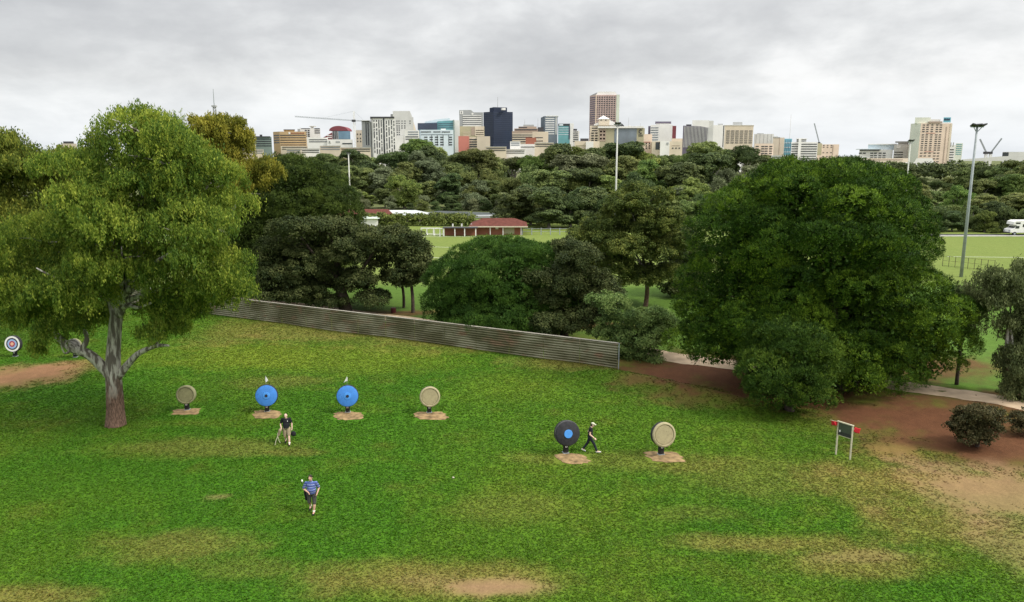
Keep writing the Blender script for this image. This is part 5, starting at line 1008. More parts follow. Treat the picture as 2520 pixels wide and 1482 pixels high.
# wire fence round the right hand field
fa, fb = G(2318, 655), G(2445, 668); t = thing('wire_fence', 'thin dark wire fence crossing the bright field at right', 'fence', fa)
for k in range(9):
    p = fa.lerp(fb, k / 8); MB().tube([(p.x, p.y, -.1), (p.x, p.y, 1.5)], .035, 5).build('post', M['bark_dark'], t)
for z in (.1, .8, 1.45): MB().tube([(fa.x, fa.y, z), (fb.x, fb.y, z)], .02, 4).build('wire', M['bark_dark'], t)
# round sign on a post
Ys = 164; p = A(2430, 558, Ys); t = thing('round_sign', 'small white round sign on a post against the dark woodland', 'sign', (p.x, Ys, 0)); MB().tube([(p.x, Ys + .06, 0), (p.x, Ys + .06, p.z)], .06, 6).build('post', M['grey_wall'], t)
MB().lathe([(.36, 0), (.36, .05)], 20, Matrix.Translation((p.x, Ys, p.z)) @ Matrix.Rotation(math.pi / 2, 4, 'X')).build('disc', M['white'], t)
# motorhome, cut by the right edge
Yv = pr + 2.6; x0 = A(2483, 560, Yv).x; t = thing('motorhome', 'white motorhome parked by the woodland at the right edge', 'vehicle', (x0, Yv, 0))
m_ = MB(); m_.prism([(x0 + .1, 0), (x0 + .1, 0)], 0, 0) if False else None
side = [(0.0, .55), (6.6, .55), (6.6, 2.95), (.75, 3.0), (.1, 2.75), (.0, 2.15), (.75, 2.02), (.35, 1.45), (-.35, 1.2), (-.45, .6)]
n_ = len(side); m_.add([(x0 + u, Yv - 1.1, w) for u, w in side] + [(x0 + u, Yv + 1.1, w) for u, w in side], [tuple(range(n_)), tuple(range(2 * n_ - 1, n_ - 1, -1))] + [(k, k + n_, (k + 1) % n_ + n_, (k + 1) % n_) for k in range(n_)]); m_.build('body', M['white'], t, bevel=.05)
MB().add([(x0 + .78, Yv - .95, 1.98), (x0 + .78, Yv + .95, 1.98), (x0 + .36, Yv + .95, 1.45), (x0 + .36, Yv - .95, 1.45)], [(0, 1, 2, 3)]).build('windscreen', M['dark_glass'], t).location.x = -.04
for (u0, u1, w0, w1) in ((.5, 1.25, 1.4, 1.9), (1.9, 3.0, 1.7, 2.25), (3.6, 4.7, 1.7, 2.25), (.5, 1.4, 2.3, 2.6)): MB().box(x0 + u0, x0 + u1, Yv - 1.13, Yv - 1.09, w0, w1).build('window', M['dark_glass'], t)
for u in (.45, 5.2):
    wl_ = MB().lathe([(.0, 0), (.38, 0), (.38, .25), (0, .25)], 18, Matrix.Translation((x0 + u, Yv - .88, .36)) @ Matrix.Rotation(math.pi / 2, 4, 'X')).build('wheel', M['black'], t)
    MB().lathe([(.0, 0), (.2, 0), (.2, .03), (0, .03)], 14, Matrix.Translation((x0 + u, Yv - 1.13, .36)) @ Matrix.Rotation(math.pi / 2, 4, 'X')).build('rim', M['steel'], wl_)
MB().box(x0 - .5, x0 - .36, Yv - 1.0, Yv + 1.0, .45, .68).build('bumper', M['dark_wall'], t)
for s_ in (-.75, .75): MB().box(x0 - .46, x0 - .38, Yv + s_ - .18, Yv + s_ + .18, .82, 1.0).build('headlight', M['steel'], t)
# ------------------------------------------------------------------ corrugated iron stop fence
def corr_mat():
    m, nt, b = new_mat('weathered_corrugated_iron'); tc = nt.nodes.new('ShaderNodeTexCoord')
    def nz(s, sc): 
        mp = nt.nodes.new('ShaderNodeMapping'); mp.inputs['Scale'].default_value = sc; nt.links.new(tc.outputs['Object'], mp.inputs[0]); n = nt.nodes.new('ShaderNodeTexNoise'); n.inputs['Scale'].default_value = s; n.inputs['Detail'].default_value = 6; nt.links.new(mp.outputs[0], n.inputs['Vector']); return n.outputs['Fac']
    def rp(f, a, b_, ca, cb):
        r = nt.nodes.new('ShaderNodeValToRGB'); r.color_ramp.elements[0].position = a; r.color_ramp.elements[1].position = b_; r.color_ramp.elements[0].color = (*ca, 1); r.color_ramp.elements[1].color = (*cb, 1); nt.links.new(f, r.inputs[0]); return r.outputs[0]
    c1 = rp(nz(.35, (1, 1, 1.6)), .42, .62, (.11, .105, .05), (.26, .25, .165)); f2 = rp(nz(.8, (1, 1, 2)), .55, .7, (0, 0, 0), (1, 1, 1))
    mx = nt.nodes.new('ShaderNodeMix'); mx.data_type = 'RGBA'; nt.links.new(f2, mx.inputs['Factor']); nt.links.new(c1, mx.inputs['A']); mx.inputs['B'].default_value = (.20, .13, .075, 1)
    nt.links.new(mx.outputs['Result'], b.inputs['Base Color']); b.inputs['Roughness'].default_value = .6; b.inputs['Metallic'].default_value = .15; return m
M['corr'] = corr_mat()
frr = G(1520, 908); fl = frr + (G(600, 785) - frr) * 1.5; ftop = A(1520, 846, frr.y).z
t = thing('corrugated_fence', 'long weathered corrugated iron stop fence behind the targets', 'fence', (fl.x, fl.y, 0))
NP = 19; dv = (frr - fl).normalized(); nv = Vector((dv.y, -dv.x, 0)); rf2 = random.Random(8)
for k in range(NP):
    a_ = fl.lerp(frr, k / NP); c_ = fl.lerp(frr, (k + 1) / NP - .0006); zb = 0; ga, gb_ = H(a_.x, a_.y), H(c_.x, c_.y); vs = []; NZ = 10 * 8
    for i in range(NZ + 1):
        z = .02 + (ftop + rf2.uniform(-.0, .0)) * i / NZ; off = .11 * abs(math.sin(math.pi * 10 * i / NZ)) + .004 * (k % 2)
        vs += [a_ + nv * off + Vector((0, 0, z + ga * (1 - i / NZ) + zb)), c_ + nv * off + Vector((0, 0, z + gb_ * (1 - i / NZ) + zb))]
    m_ = MB(); m_.add(vs, [(2 * i, 2 * i + 1, 2 * i + 3, 2 * i + 2) for i in range(NZ)]); o = m_.build('panel', M['corr'], t); sm = o.modifiers.new('thickness', 'SOLIDIFY'); sm.thickness = .004
M['old_timber'] = mat('old_timber', (.30, .28, .23), .9, .25, 3)
for k in range(NP):
    p = fl.lerp(frr, k / NP) - nv * .14; MB().box(p.x - .05, p.x + .05, p.y - .05, p.y + .05, -.1, ftop - .05).build('post', M['old_timber'], t)
p = frr + dv * .04; MB().box(p.x - .035, p.x + .035, p.y - .05, p.y + .05, -.1, ftop + .03).build('end_post', M['steel'], t)
c_ = [fl + nv * .12 + Vector((0, 0, ftop)), frr + nv * .12 + Vector((0, 0, ftop)), frr - nv * .1 + Vector((0, 0, ftop)), fl - nv * .1 + Vector((0, 0, ftop))]; m_ = MB()
m_.add([v + Vector((0, 0, .03)) for v in c_] + [v + Vector((0, 0, .06)) for v in c_], [(3, 2, 1, 0), (4, 5, 6, 7), (0, 1, 5, 4), (1, 2, 6, 5), (2, 3, 7, 6), (3, 0, 4, 7)]); m_.build('capping_rail', M['old_timber'], t)

# ------------------------------------------------------------------ archery targets
M['tan_foam'] = mat('tan_butt', (.33, .285, .165), .9, .14, 6, bump=.2); M['tan_rim'] = mat('tan_butt_rim', (.36, .315, .19), .9, .12, 5); M['grey_foam'] = mat('weathered_butt', (.21, .20, .105), .95, .16, 5); M['dim_foam'] = mat('dim_butt', (.10, .10, .09), .95, .3, 5); M['grey_rim'] = mat('weathered_butt_rim', (.24, .23, .13), .95, .12, 5)
M['blue_foam'] = mat('blue_butt', (.055, .22, .62), .65, .1, 5); M['blue_ring'] = mat('blue_butt_ring', (.07, .27, .68), .6, .1, 5); M['black_foam'] = mat('black_butt', (.03, .03, .034), .85, .3, 7, bump=.2); M['worn_grey'] = mat('worn_black_edge', (.10, .10, .095), .85, .5, 5)
M['ring_white'] = mat('paper_white', (.78, .77, .74), .7, .06, 5); M['ring_black'] = mat('paper_black', (.02, .022, .035), .7, .1, 5); M['ring_blue'] = mat('paper_blue', (.30, .42, .66), .7, .1, 5); M['ring_red'] = mat('paper_red', (.35, .05, .09), .7, .1, 5); M['ring_gold'] = mat('paper_gold', (.72, .40, .28), .7, .1, 5)
for k_ in ('tan_foam', 'grey_foam', 'blue_foam', 'ring_white'):
    nt = M[k_].node_tree; b = nt.nodes['Principled BSDF']; src = b.inputs['Base Color'].links[0].from_socket; tc = nt.nodes.new('ShaderNodeTexCoord'); vo = nt.nodes.new('ShaderNodeTexNoise'); vo.inputs['Scale'].default_value = 16; vo.inputs['Detail'].default_value = 2; nt.links.new(tc.outputs['Object'], vo.inputs['Vector'])
    r = nt.nodes.new('ShaderNodeValToRGB'); r.color_ramp.elements[0].position = .62; r.color_ramp.elements[0].color = (1, 1, 1, 1); r.color_ramp.elements[1].position = .74; r.color_ramp.elements[1].color = (.5, .5, .48, 1); nt.links.new(vo.outputs['Fac'], r.inputs[0])
    mm = nt.nodes.new('ShaderNodeMix'); mm.data_type = 'RGBA'; mm.blend_type = 'MULTIPLY'; mm.inputs['Factor'].default_value = 1; nt.links.new(src, mm.inputs['A']); nt.links.new(r.outputs[0], mm.inputs['B']); nt.links.new(mm.outputs['Result'], b.inputs['Base Color'])
M['post_paint'] = mat('black_post_paint', (.018, .018, .02), .6, .2, 4)
def target(lab, cpx, base_y, dia, kind, yaw=10, tilt=8, flag=None):
    g0 = GH(cpx[0], base_y); Yt = g0.y; c = A(cpx[0], cpx[1], Yt); dep = c.y * cp + (CAMZ - c.z) * sp; r = dia / 2 * dep / F
    t = thing('archery_target', lab, 'target', g0, 'archery targets on the range'); base = Matrix.Translation((c.x, Yt, c.z)) @ Matrix.Rotation(R(yaw), 4, 'Z') @ Matrix.Rotation(R(-tilt), 4, 'X') @ Matrix.Rotation(R(90), 4, 'X')
    # local +Z of the lathe points to the archers
    def L(name, prof, m, parent=t, n=40): return MB().lathe(prof, n, base).build(name, M[m], parent, False, bevel=0)
    def smoothb(o):
        o.data.polygons.foreach_set('use_smooth', [True] * len(o.data.polygons)); o.data.set_sharp_from_angle(angle=R(40)); return o
    if kind in ('tan', 'grey', 'dim'):
        a, b_ = {'tan': ('tan_foam', 'tan_rim'), 'grey': ('grey_foam', 'grey_rim'), 'dim': ('dim_foam', 'dim_foam')}[kind]
        smoothb(L('butt', [(0, -.2), (r * .9, -.2), (r * .97, -.16), (r * .985, 0), (r * .97, .05)], 'black_foam' if kind == 'tan' else 'grey_rim'))
        smoothb(L('rim', [(r * .97, .05), (r, .09), (r * .985, .15), (r * .93, .18), (r * .84, .185), (r * .8, .15), (r * .79, .06)], b_)); smoothb(L('face', [(0, .06), (r * .785, .06), (r * .785, .135), (r * .76, .155), (0, .16)], a))
    elif kind == 'blue':
        smoothb(L('butt', [(0, -.2), (r * .93, -.2), (r * .99, -.14), (r, .06), (r * .97, .11)], 'black_foam')); smoothb(L('face', [(0, .09), (r * .95, .09), (r * .955, .14), (r * .9, .16), (0, .162)], 'blue_foam'))
        smoothb(L('centre_disc', [(0, .163), (r * .32, .163), (r * .3, .185), (r * .2, .188), (r * .19, .2), (0, .2)], 'blue_ring')); L('centre_hole', [(0, .2), (r * .14, .2), (r * .14, .206), (0, .206)], 'ring_black', n=24)
    elif kind == 'black':
        smoothb(L('butt', [(0, -.24), (r * .9, -.24), (r * .97, -.2), (r * .99, -.1), (r * .985, 0)], 'black_foam')); smoothb(L('worn_edge', [(r * .975, -.02), (r * .995, .02), (r * .98, .08)], 'worn_grey')); smoothb(L('face', [(0, .05), (r * .975, .075), (r * .955, .15), (r * .88, .19), (0, .195)], 'black_foam'))
        smoothb(L('centre_disc', [(0, .196), (r * .33, .196), (r * .335, .22), (r * .31, .235), (0, .235)], 'blue_ring'))
    else:
        smoothb(L('butt', [(0, -.18), (r * .9, -.18), (r, -.12), (r, .1), (r * .93, .14), (0, .14)], 'black_foam'))
        for k, (q, m) in enumerate(((.93, 'ring_white'), (.72, 'ring_black'), (.57, 'ring_blue'), (.36, 'ring_red'), (.2, 'ring_gold'))): L('ring', [(0, .142 + .004 * k), (r * q, .142 + .004 * k), (r * q, .146 + .004 * k), (0, .146 + .004 * k)], m)
    bx, by, bz = g0; ztop = c.z - r * .55; pm = Matrix.Translation((bx, by, 0)) @ Matrix.Rotation(R(yaw), 4, 'Z')
    MB().box(-.125, .125, .14, .34, bz - .1, ztop, pm).build('post', M['post_paint'], t, bevel=.01); MB().box(-.16, .16, .1, .38, bz - .02, bz + .05, pm).build('foot_plate', M['steel'], t)
    ln = MB().box(-.055, .055, .124, .132, c.z - r - .16, c.z - r - .05, pm).build('number_tag', M['ring_white'], t); MB().box(-.012, .012, .119, .1235, c.z - r - .135, c.z - r - .075, pm).build('number_mark', M['ring_black'], ln)
    if flag:
        fx, zf, side = flag; f = thing('wind_flag', ('left' if side < 0 else 'right') + ' one of two small white flags above the blue targets', 'flag', (c.x + .02, Yt + .1, c.z + r * .9), 'wind flags on the blue targets')
        q0 = A(cpx[0], cpx[1], Yt + .1); top = A(fx, zf - 8, Yt + .1); MB().tube([(top.x, Yt + .1, c.z + r * .9), top], .008, 5).build('stick', M['steel'], f); m_ = MB(); s_ = F / dep
        pts = [(0, 0), (0.03, -.07), (.1, -.2), (.13, -.28), (.07, -.36), (-.02, -.4), (-.03, -.2)] if side < 0 else [(0, 0), (.04, -.12), (.03, -.3), (-.05, -.3), (-.2, -.4), (-.1, -.24), (-.04, -.12)]
        n_ = len(pts); m_.add([(top.x + u, Yt + .1 + .03 * math.sin(9 * u), top.z + w) for u, w in pts] + [(top.x + u, Yt + .108 + .03 * math.sin(9 * u), top.z + w) for u, w in pts], [tuple(range(n_ - 1, -1, -1)), tuple(range(n_, 2 * n_))] + [(k, (k + 1) % n_, (k + 1) % n_ + n_, k + n_) for k in range(n_)]); m_.build('cloth', M['white'], f)
    return t
target('weathered grey green round target standing nearest the big gum trunk', (458, 971), 1012, 46, 'grey', 8)
target('left one of the two blue round targets, behind the man in black', (656, 973), 1016, 54, 'blue', 9, flag=(653, 933, -1))
target('right one of the two blue round targets, with ringed dark centre', (855, 974), 1018, 54, 'blue', 9, flag=(853, 934, 1))
target('tan round target with raised rim, right of the two blue targets', (1057, 976), 1019, 51, 'tan', 12)
target('big black round target with a blue centre disc', (1395, 1066), 1119, 64, 'black', 14)
target('tan round target with raised rim, right of the big black target', (1631, 1069), 1123, 62, 'tan', 16, 10)
target('far left target with white, black, blue and red rings', (33, 846), 879, 41, 'rings', -2, 6)
target('grey round target mostly hidden behind the low left limb of the big gum', (182, 851), 881, 36, 'dim', 2, 6)

# ------------------------------------------------------------------ two post sign with red flags
M['board'] = mat('dark_green_board', (.055, .075, .05), .6, .15, 3); M['board_low'] = mat('dark_lower_board', (.03, .035, .03), .6, .2, 3); M['pale_post'] = mat('pale_timber_post', (.46, .44, .32), .8, .12, 4); M['red_cloth'] = mat('red_cloth', (.50, .02, .03), .8, .18, 5)
pa, pb = GH(2056, 1119), GH(2091, 1131); t = thing('range_sign', 'dark green noticeboard on two pale posts at the edge of the bare soil', 'sign', (pa + pb) / 2)
ta = A(2059.5, 1041, pa.y); tb = A(2096.5, 1046, pb.y); zt = (ta.z + tb.z) / 2
for p in (pa, pb): MB().box(p.x - .035, p.x + .035, p.y - .035, p.y + .035, p.z - .1, zt).build('post', M['pale_post'], t)
d = (pb - pa); d.z = 0; w = d.length; rot = Matrix.Translation((pa.x, pa.y, 0)) @ Matrix.Rotation(math.atan2(d.y, d.x), 4, 'Z')
MB().box(-.05, w + .05, -.045, .045, zt + .002, zt + .05, rot).build('top_rail', M['pale_post'], t)
MB().box(.038, w - .038, -.015, .015, zt - .47, zt - .003, rot).build('board', M['board'], t); MB().box(.038, w - .038, -.018, .018, zt - .66, zt - .473, rot).build('lower_board', M['board_low'], t); MB().box(.1, .16, -.024, -.0155, zt - .5, zt - .39, rot).build('small_label', M['ring_white'], t); MB().box(.04, w - .04, -.02, .02, zt - .69, zt - .663, rot).build('bottom_rail', M['pale_post'], t)
def redflag(lab, p, pts):
    f = thing('red_flag', lab, 'flag', p, 'red flags on the two post sign'); n_ = len(pts); m_ = MB()
    NX = 10; NZ = 6; vs = []
    for i in range(NX + 1):
        for j in range(NZ + 1):
            u, v = i / NX, j / NZ; a_ = Vector(pts[0]).lerp(Vector(pts[1]), u); b_ = Vector(pts[3]).lerp(Vector(pts[2]), u); q = a_.lerp(b_, v); vs.append((p.x + q.x, p.y + .05 * math.sin(u * 7 + v * 2), p.z + q.y))
    m_.add(vs, [(i * (NZ + 1) + j, (i + 1) * (NZ + 1) + j, (i + 1) * (NZ + 1) + j + 1, i * (NZ + 1) + j + 1) for i in range(NX) for j in range(NZ)]); o = m_.build('cloth', M['red_cloth'], f, True); sm = o.modifiers.new('thickness', 'SOLIDIFY'); sm.thickness = .006
    return f
qa = Vector((pa.x, pa.y, zt)); f = redflag('crumpled red flag hanging left of the green noticeboard', qa, [(-.04, -.02), (-.36, .06), (-.30, -.2), (-.03, -.19)]); MB().tube([(qa.x, qa.y, qa.z), (qa.x - .42, qa.y, qa.z + .1)], .01, 5).build('stick', M['pale_post'], f)
qb = Vector((pb.x, pb.y, zt)); f = redflag('flat red flag sticking out right of the green noticeboard', qb, [(.09, -.06), (.43, -.13), (.37, -.41), (.06, -.29)]); MB().tube([(qb.x, qb.y, qb.z - .12), (qb.x + .1, qb.y, qb.z - .16)], .01, 5).build('stick', M['pale_post'], f)
# small things lying about
for (x, y, lab) in ((1204, 1033, 'small pale scrap lying on the grass in the middle of the range'),):
    p = GH(1115, 1177); m_ = MB(); m_.lathe([(.0, 0), (.06, .0), (.05, .03), (0, .04)], 8, Matrix.Translation((p.x, p.y, p.z + .03))); tag(m_.build('litter', M['pale_post']), lab, 'litter')
p = G(968, 770); m_ = MB(); m_.lathe([(.0, 0), (.24, 0), (.26, .25), (.25, .5), (0, .52)], 14, Matrix.Translation((p.x, p.y, 0))); tag(m_.build('bollard', mat('dark_red_paint', (.10, .02, .02), .6)), 'small dark red stub beside the path behind the fence', 'bollard')

# ------------------------------------------------------------------ people
M['skin'] = mat('skin', (.56, .34, .25), .55, .08, 8); M['skin_pale'] = mat('pale_skin', (.68, .46, .36), .55, .08, 8); M['black_cloth'] = mat('black_cloth', (.014, .014, .018), .9, .3, 6); M['khaki'] = mat('khaki_cloth', (.30, .25, .16), .9, .16, 6); M['charcoal'] = mat('charcoal_cloth', (.055, .055, .05), .9, .25, 6); M['denim'] = mat('dark_denim', (.018, .022, .032), .9, .25, 6)
M['hair'] = mat('dark_hair', (.03, .022, .017), .7, .3, 20); M['shoe_black'] = mat('black_shoe', (.012, .012, .012), .6); M['shoe_white'] = mat('white_shoe', (.66, .65, .60), .7); M['cap_pale'] = mat('pale_cap', (.52, .52, .40), .9, .1, 6); M['sock'] = mat('white_sock', (.78, .77, .73), .9)
def stripe_mat():
    m, nt, b = new_mat('blue_striped_polo'); tc = nt.nodes.new('ShaderNodeTexCoord'); sx = nt.nodes.new('ShaderNodeSeparateXYZ'); nt.links.new(tc.outputs['Object'], sx.inputs[0])
    mu = nt.nodes.new('ShaderNodeMath'); mu.operation = 'MULTIPLY'; mu.inputs[1].default_value = 9.5; nt.links.new(sx.outputs['Z'], mu.inputs[0]); fr_ = nt.nodes.new('ShaderNodeMath'); fr_.operation = 'FRACT'; nt.links.new(mu.outputs[0], fr_.inputs[0])
    r = nt.nodes.new('ShaderNodeValToRGB'); r.color_ramp.interpolation = 'CONSTANT'; e = r.color_ramp.elements; e[0].position = 0; e[0].color = (.05, .075, .24, 1); e[1].position = .42; e[1].color = (.10, .16, .42, 1)
    for p_, c_ in ((.62, (.42, .48, .68)), (.74, (.018, .022, .07)), (.9, (.08, .12, .34))): q = e.new(p_); q.color = (*c_, 1)
    nt.links.new(fr_.outputs[0], r.inputs[0]); nt.links.new(r.outputs[0], b.inputs['Base Color']); b.inputs['Roughness'].default_value = .9; return m
M['stripe'] = stripe_mat()
def blobmesh(name, caps, ells, voxel, root, material, smooth_it=4, cuts=()):
    """limbs as tapered solids and masses as ellipsoids, fused by a voxel remesh into one continuous surface"""
    bm = bmesh.new()
    def sph(c, r, q=None):
        g = bmesh.ops.create_icosphere(bm, subdivisions=3, radius=1)['verts']; r = r if hasattr(r, '__len__') else (r, r, r)
        M4 = Matrix.Translation(Vector(c)) @ (q.to_matrix().to_4x4() if q is not None else Matrix.Identity(4)) @ Matrix.Diagonal((*r, 1)); bmesh.ops.transform(bm, matrix=M4, verts=g)
    for cap in caps:
        a, ra, c, rc_ = Vector(cap[0]), cap[1], Vector(cap[2]), cap[3]; flat = len(cap) > 4 and cap[4]; d = c - a
        Mx = Matrix.Translation((a + c) / 2) @ d.to_track_quat('Z', 'Y').to_matrix().to_4x4(); bmesh.ops.create_cone(bm, cap_ends=True, segments=18, radius1=ra, radius2=rc_, depth=d.length, matrix=Mx)
        if flat != 'both':
            sph(a, ra * .995)
            if not flat: sph(c, rc_ * .995)
    for e_ in ells: sph(*e_)
    me = bpy.data.meshes.new(name); bm.to_mesh(me); bm.free(); o = link_mesh(name, me, material, root)
    rm = o.modifiers.new('fuse', 'REMESH'); rm.mode = 'VOXEL'; rm.voxel_size = voxel; rm.use_smooth_shade = True; s_ = o.modifiers.new('soften', 'SMOOTH'); s_.factor = .5; s_.iterations = smooth_it
    return o
def hand_caps(w, d, side, curl=.5, s=1.0):
    """palm and five fingers: w wrist, d direction of the fingers, side the thumb side, all unit vectors"""
    w = Vector(w); d = Vector(d).normalized(); th = Vector(side); th = (th - d * th.dot(d)).normalized(); pn = d.cross(th).normalized(); c = []
    c.append((w, .024 * s, w + d * .05 * s, .026 * s)); k = w + d * .075 * s
    for i, ln in enumerate((.068, .078, .073, .057)):
        b_ = k + th * (.033 - .021 * i) * s; c.append((w + d * .03 * s, .018 * s, b_, .014 * s)); m1 = b_ + (d * (1 - .3 * curl) + pn * .55 * curl) * ln * .5 * s; m2 = m1 + (d * (1 - .9 * curl) + pn * 1.0 * curl) * ln * .5 * s; c += [(b_, .0095 * s, m1, .009 * s), (m1, .009 * s, m2, .0075 * s)]
    t0 = w + d * .03 * s + th * .022 * s; t1 = t0 + (th * .8 + d * .6) * .035 * s; t2 = t1 + (d * .95 + th * .1 + pn * .3 * curl) * .03 * s; c += [(t0, .013 * s, t1, .011 * s), (t1, .011 * s, t2, .009 * s)]; return c
def person(lab, foot, J, rz, outfit, build=1.0, scale=1.0, head_turn=0.0, head_tilt=0.2):
    """J: joints in a local frame, x to the person's left, -y forward, z up"""
    root = thing('person', lab, 'person', foot, None, rz); root.scale = (scale,) * 3; V3 = {k: Vector(v) for k, v in J.items()}; B = build
    sk = outfit['skin']; caps = []; ells = []; hd = V3['head']; nk = V3['neck']; ch = V3['chest']; pv = V3['pelvis']
    caps += [(nk, .06, hd + Vector((0, .01, -.05)), .055), (ch + Vector((0, 0, .12)), .075, nk, .062)]
    ells += [(ch, (.165 * B, .115 * B, .2)), ((ch + pv) / 2 + Vector((0, -.03 * (B - 1) * 4, 0)), (.155 * B, .115 * B * (1 + (B - 1) * .8), .2)), (pv, (.165 * B, .12 * B, .13))]
    q = Matrix.Rotation(head_turn, 3, 'Z') @ Matrix.Rotation(head_tilt, 3, 'X'); qq = q.to_quaternion(); hp = lambda x, y, z: hd + q @ Vector((x, y, z))
    ells += [(hp(0, .005, .015), (.076, .095, .105), qq), (hp(0, -.03, -.055), (.055, .06, .06), qq), (hp(0, -.1, -.02), (.014, .022, .02), qq), (hp(0, -.085, .02), (.045, .02, .016), qq), (hp(0, -.088, -.065), (.026, .012, .012), qq), (hp(.078, .01, -.01), (.012, .02, .03), qq), (hp(-.078, .01, -.01), (.012, .02, .03), qq)]
    for s_, S in ((1, 'l'), (-1, 'r')):
        sh, el, ha = V3['sh' + S], V3['el' + S], V3['ha' + S]; caps += [(ch + Vector((0.08 * s_, 0, .08)), .07 * B, sh, .056), (sh, .052, el, .042), (el, .042, ha, .028)]
        fd = (ha - el).normalized() + Vector((0, 0, -.25)); caps += hand_caps(ha, fd, Vector((-.3 * s_, -1, .1)) if abs(fd.y) < .8 else Vector((-s_, 0, .3)), outfit.get('curl', .55))
        hp_, kn, an, to = V3['hp' + S], V3['kn' + S], V3['an' + S], V3['to' + S]; caps += [(hp_, .09 * B, kn, .06), (kn, .06, kn.lerp(an, .35), .062), (kn.lerp(an, .35), .06, an, .04), (an, .042, to, .034)]
    body = blobmesh('body', caps, ells, .0085, root, M[sk], 3)
    for s_ in (1, -1):
        e = MB(); e.lathe([(0, -.008), (.009, -.004), (.011, 0), (.009, .004), (0, .008)], 10, Matrix.Translation(hp(.032 * s_, -.088, .008))); e.build('eye', M['shoe_black'], root, True, rel=False)
    if outfit['hair'] == 'short': blobmesh('hair', [], [(hp(0, .022, .04), (.083, .094, .092), qq)], .009, root, M['hair'], 2)
    elif outfit['hair'] == 'balding':
        blobmesh('hair', [], [(hp(.0, .05, .02), (.083, .065, .075), qq), (hp(0, .03, .06), (.06, .055, .055), qq)], .009, root, M['hair'], 2)
    elif outfit['hair'] == 'cap':
        blobmesh('hair', [], [(hp(0, .03, -.01), (.084, .088, .095), qq)], .009, root, M['hair'], 2); blobmesh('cap', [], [(hp(0, .0, .07), (.09, .108, .062), qq), (hp(0, -.115, .055), (.07, .08, .012), qq)], .008, root, M['cap_pale'], 2)
    # shirt: torso and short sleeves
    sc_, se = [], []; bl = pv + Vector((0, 0, -.02))
    se += [(ch + Vector((0, 0, .01)), (.178 * B, .13 * B, .2)), ((ch + pv) / 2 + Vector((0, -.03 * (B - 1) * 4, .0)), (.172 * B, .132 * B * (1 + (B - 1) * .8), .22))]; sc_ += [(ch + Vector((0, 0, -.1)), .15 * B, pv + Vector((0, 0, -.01)), .158 * B, 'both'), (ch + Vector((0, 0, .15)), .085, nk + Vector((0, 0, -.005)), .07, 'both')]
    for s_, S in ((1, 'l'), (-1, 'r')):
        sh, el = V3['sh' + S], V3['el' + S]; sl_ = outfit.get('sleeve', .75); sc_ += [(ch + Vector((.07 * s_, 0, .09)), .085 * B, sh + Vector((0, 0, .01)), .068), (sh, .07, sh.lerp(el, sl_), .066 * (1 + .15 * (B - 1)), True)]
    blobmesh('shirt', sc_, se, .011, root, M[outfit['shirt']], 3)
    pc = []; pe = [(pv, (.175 * B, .135 * B, .12))]
    for s_, S in ((1, 'l'), (-1, 'r')):
        hp_, kn, an = V3['hp' + S], V3['kn' + S], V3['an' + S]; ln = outfit['leg']
        if ln <= 1: pc += [(hp_, .108 * B, hp_.lerp(kn, ln), .098 * (.5 + .5 * B), True)]
        else: pc += [(hp_, .1 * B, kn, .072), (kn, .072, kn.lerp(an, ln - 1), .058, True)]
    blobmesh('shorts' if outfit['leg'] <= 1.1 else 'trousers', pc, pe, .011, root, M[outfit['pants']], 3)
    for S in ('l', 'r'):
        an, to = V3['an' + S], V3['to' + S]; d = (to - an); back = an - Vector((d.x, d.y, 0)).normalized() * .035; low = Vector((0, 0, -.03))
        blobmesh('shoe', [(back + low, .045, an.lerp(to, .5) + low * .6, .047), (an.lerp(to, .5) + low * .6, .047, to + Vector((0, 0, .0)), .04)], [], .01, root, M[outfit['shoe']], 2)
        if outfit.get('sock'): MB().tube([an + Vector((0, 0, .01)), an.lerp(V3['kn' + S], .2)], [.05, .053], 12).build('sock', M['sock'], root, True, rel=False)
    return root
# man in black polo, walking towards the camera
g1 = GH(707, 1094)
j1 = dict(head=(.0, -.05, 1.63), neck=(0, .0, 1.5), chest=(0, .02, 1.28), pelvis=(.0, .0, .95), shl=(.2, .02, 1.42), ell=(.275, .05, 1.14), hal=(.285, -.02, .9), shr=(-.2, .02, 1.42), elr=(-.31, .07, 1.15), har=(-.25, -.12, .97),
          hpl=(.1, 0, .9), knl=(.12, -.1, .5), anl=(.13, -.14, .09), tol=(.15, -.32, .045), hpr=(-.1, 0, .9), knr=(-.1, .0, .5), anr=(-.11, .3, .2), tor=(-.12, .17, .055))
P1 = person('man in black polo shirt and khaki shorts walking from the left blue target', g1, j1, R(8), dict(skin='skin_pale', hair='balding', shirt='black_cloth', pants='khaki', leg=.85, shoe='shoe_black', sock=True), 1.1, 1.0, 0, .35)
MB().prism([(.075, -.134), (.105, -.13), (.105, -.126), (.075, -.13)], 1.33, 1.385).build('chest_logo', M['ring_white'], P1, rel=False)
def hand_pt(g, rz, v, s=1.0): return g + Matrix.Rotation(rz, 3, 'Z') @ (Vector(v) * s)
hb = hand_pt(g1, R(8), (.30, -.04, .83)); bg = thing('carry_bag', 'round black bag carried low by the man in black polo', 'bag', hb + Vector((.05, 0, -.28)))
blobmesh('bag_body', [], [(Vector((0, 0, .06)), (.14, .1, .15))], .012, bg, M['black_cloth'], 3); MB().tube([(-.06, 0, .17), (-.05, 0, .29), (0, 0, .31), (.05, 0, .27), (.06, 0, .17)], .012, 6).build('handle', M['black_cloth'], bg, rel=False)
hs = hand_pt(g1, R(8), (-.29, -.16, .90)); st = thing('hip_quiver', 'khaki bag hanging at the hip of the man in black polo', 'quiver', hs)
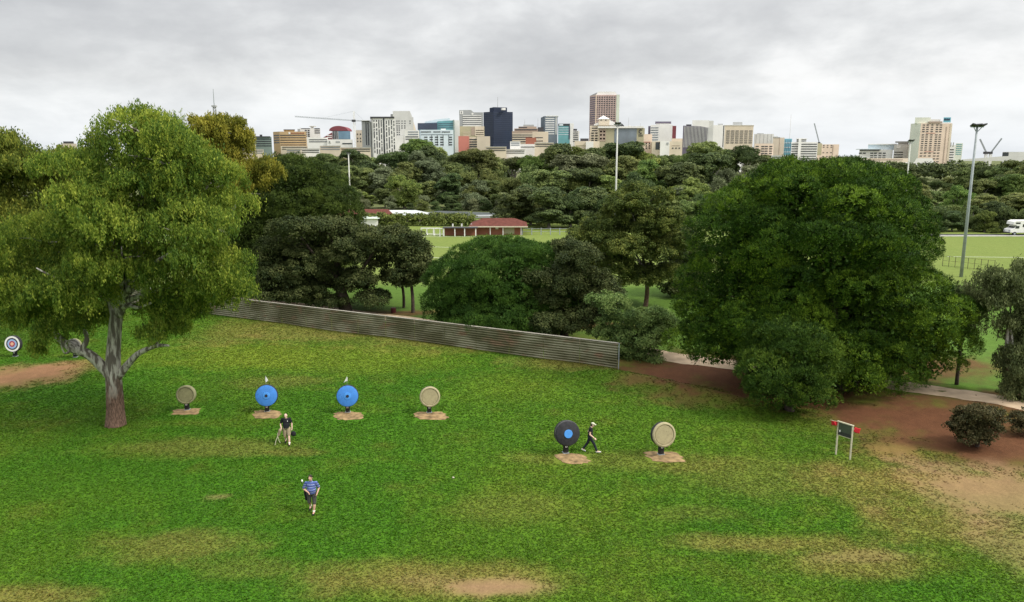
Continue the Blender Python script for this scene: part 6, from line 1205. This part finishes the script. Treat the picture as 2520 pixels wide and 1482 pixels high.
blobmesh('pouch', [((-.02, 0, -.02), .085, (-.12, .02, -.3), .07)], [], .012, st, M['khaki'], 3); MB().tube([(.04, .08, .06), (-.02, .0, .07), (-.03, -.05, .0)], .014, 6).build('belt_loop', M['khaki'], st, rel=False)
sd = thing('folding_stand', 'pale folding stand with two legs held low by the man in black polo', 'stand', hs + Vector((-.14, -.02, -.3)))
MB().tube([(0, 0, .12), (-.02, 0, -.06)], .03, 8).build('shaft', M['pale_post'], sd, rel=False)
for (u, w) in ((-.17, -.06), (.06, .1)): MB().tube([(-.02, 0, -.06), (u * .6 - .02, w * .5, -.3), (u, w, -.52 if u < 0 else -.46)], [.022, .02, .016], 7).build('leg', M['pale_post'], sd, rel=False)
# man in striped polo, nearest the camera
g2 = GH(769, 1262)
j2 = dict(head=(-.01, -.07, 1.63), neck=(-.01, -.0, 1.49), chest=(0, .01, 1.23), pelvis=(0, .02, .93), shl=(.215, .0, 1.36), ell=(.31, .06, 1.12), hal=(.25, -.1, .93), shr=(-.22, .0, 1.36), elr=(-.33, .0, 1.11), har=(-.1, -.22, 1.04),
          hpl=(.1, .02, .89), knl=(.12, -.1, .49), anl=(.08, -.12, .09), tol=(.07, -.31, .045), hpr=(-.11, .02, .89), knr=(-.12, .0, .5), anr=(-.13, .3, .19), tor=(-.15, .18, .05))
P2 = person('heavy set man in blue striped polo and charcoal shorts, nearest the camera', g2, j2, R(4), dict(skin='skin', hair='short', shirt='stripe', pants='charcoal', leg=1.06, shoe='shoe_black', sock=True, sleeve=.9), 1.2, 1.0, R(-14), .3)
hq = hand_pt(g2, R(4), (-.27, .08, .93)); qv = thing('arrow_quiver', 'dark arrow quiver with one white tipped arrow at hip of striped polo man', 'quiver', hq)
MB().tube([(-.01, .03, .05), (.02, .03, -.38)], [.08, .06], 12).build('tube', M['black_cloth'], qv, rel=False); ar = MB().tube([(.0, .05, -.1), (-.16, .12, .46)], .008, 5).build('arrow', M['charcoal'], qv, rel=False); MB().tube([(-.145, .115, .40), (-.155, .119, .44), (-.17, .125, .5)], [.02, .042, .03], 8).build('fletching', M['ring_white'], ar, rel=False)
# walker in profile beside the black target
g3 = GH(1452, 1113)
j3 = dict(head=(0, -.1, 1.55), neck=(0, -.035, 1.42), chest=(0, .0, 1.2), pelvis=(0, .03, .9), shl=(.17, -.01, 1.35), ell=(.2, .12, 1.1), hal=(.19, .0, .9), shr=(-.17, -.01, 1.35), elr=(-.2, .04, 1.07), har=(-.21, -.2, .88),
          hpl=(.08, .03, .86), knl=(.08, .16, .47), anl=(.08, .40, .15), tol=(.08, .27, .04), hpr=(-.08, .03, .86), knr=(-.08, -.2, .5), anr=(-.08, -.36, .1), tor=(-.08, -.54, .07))
P3 = person('slim walker in black shirt, dark jeans and pale cap beside the big black target', g3, j3, R(84), dict(skin='skin_pale', hair='cap', shirt='black_cloth', pants='denim', leg=1.93, shoe='shoe_white', sleeve=.45), .92, .97, 0, .3)
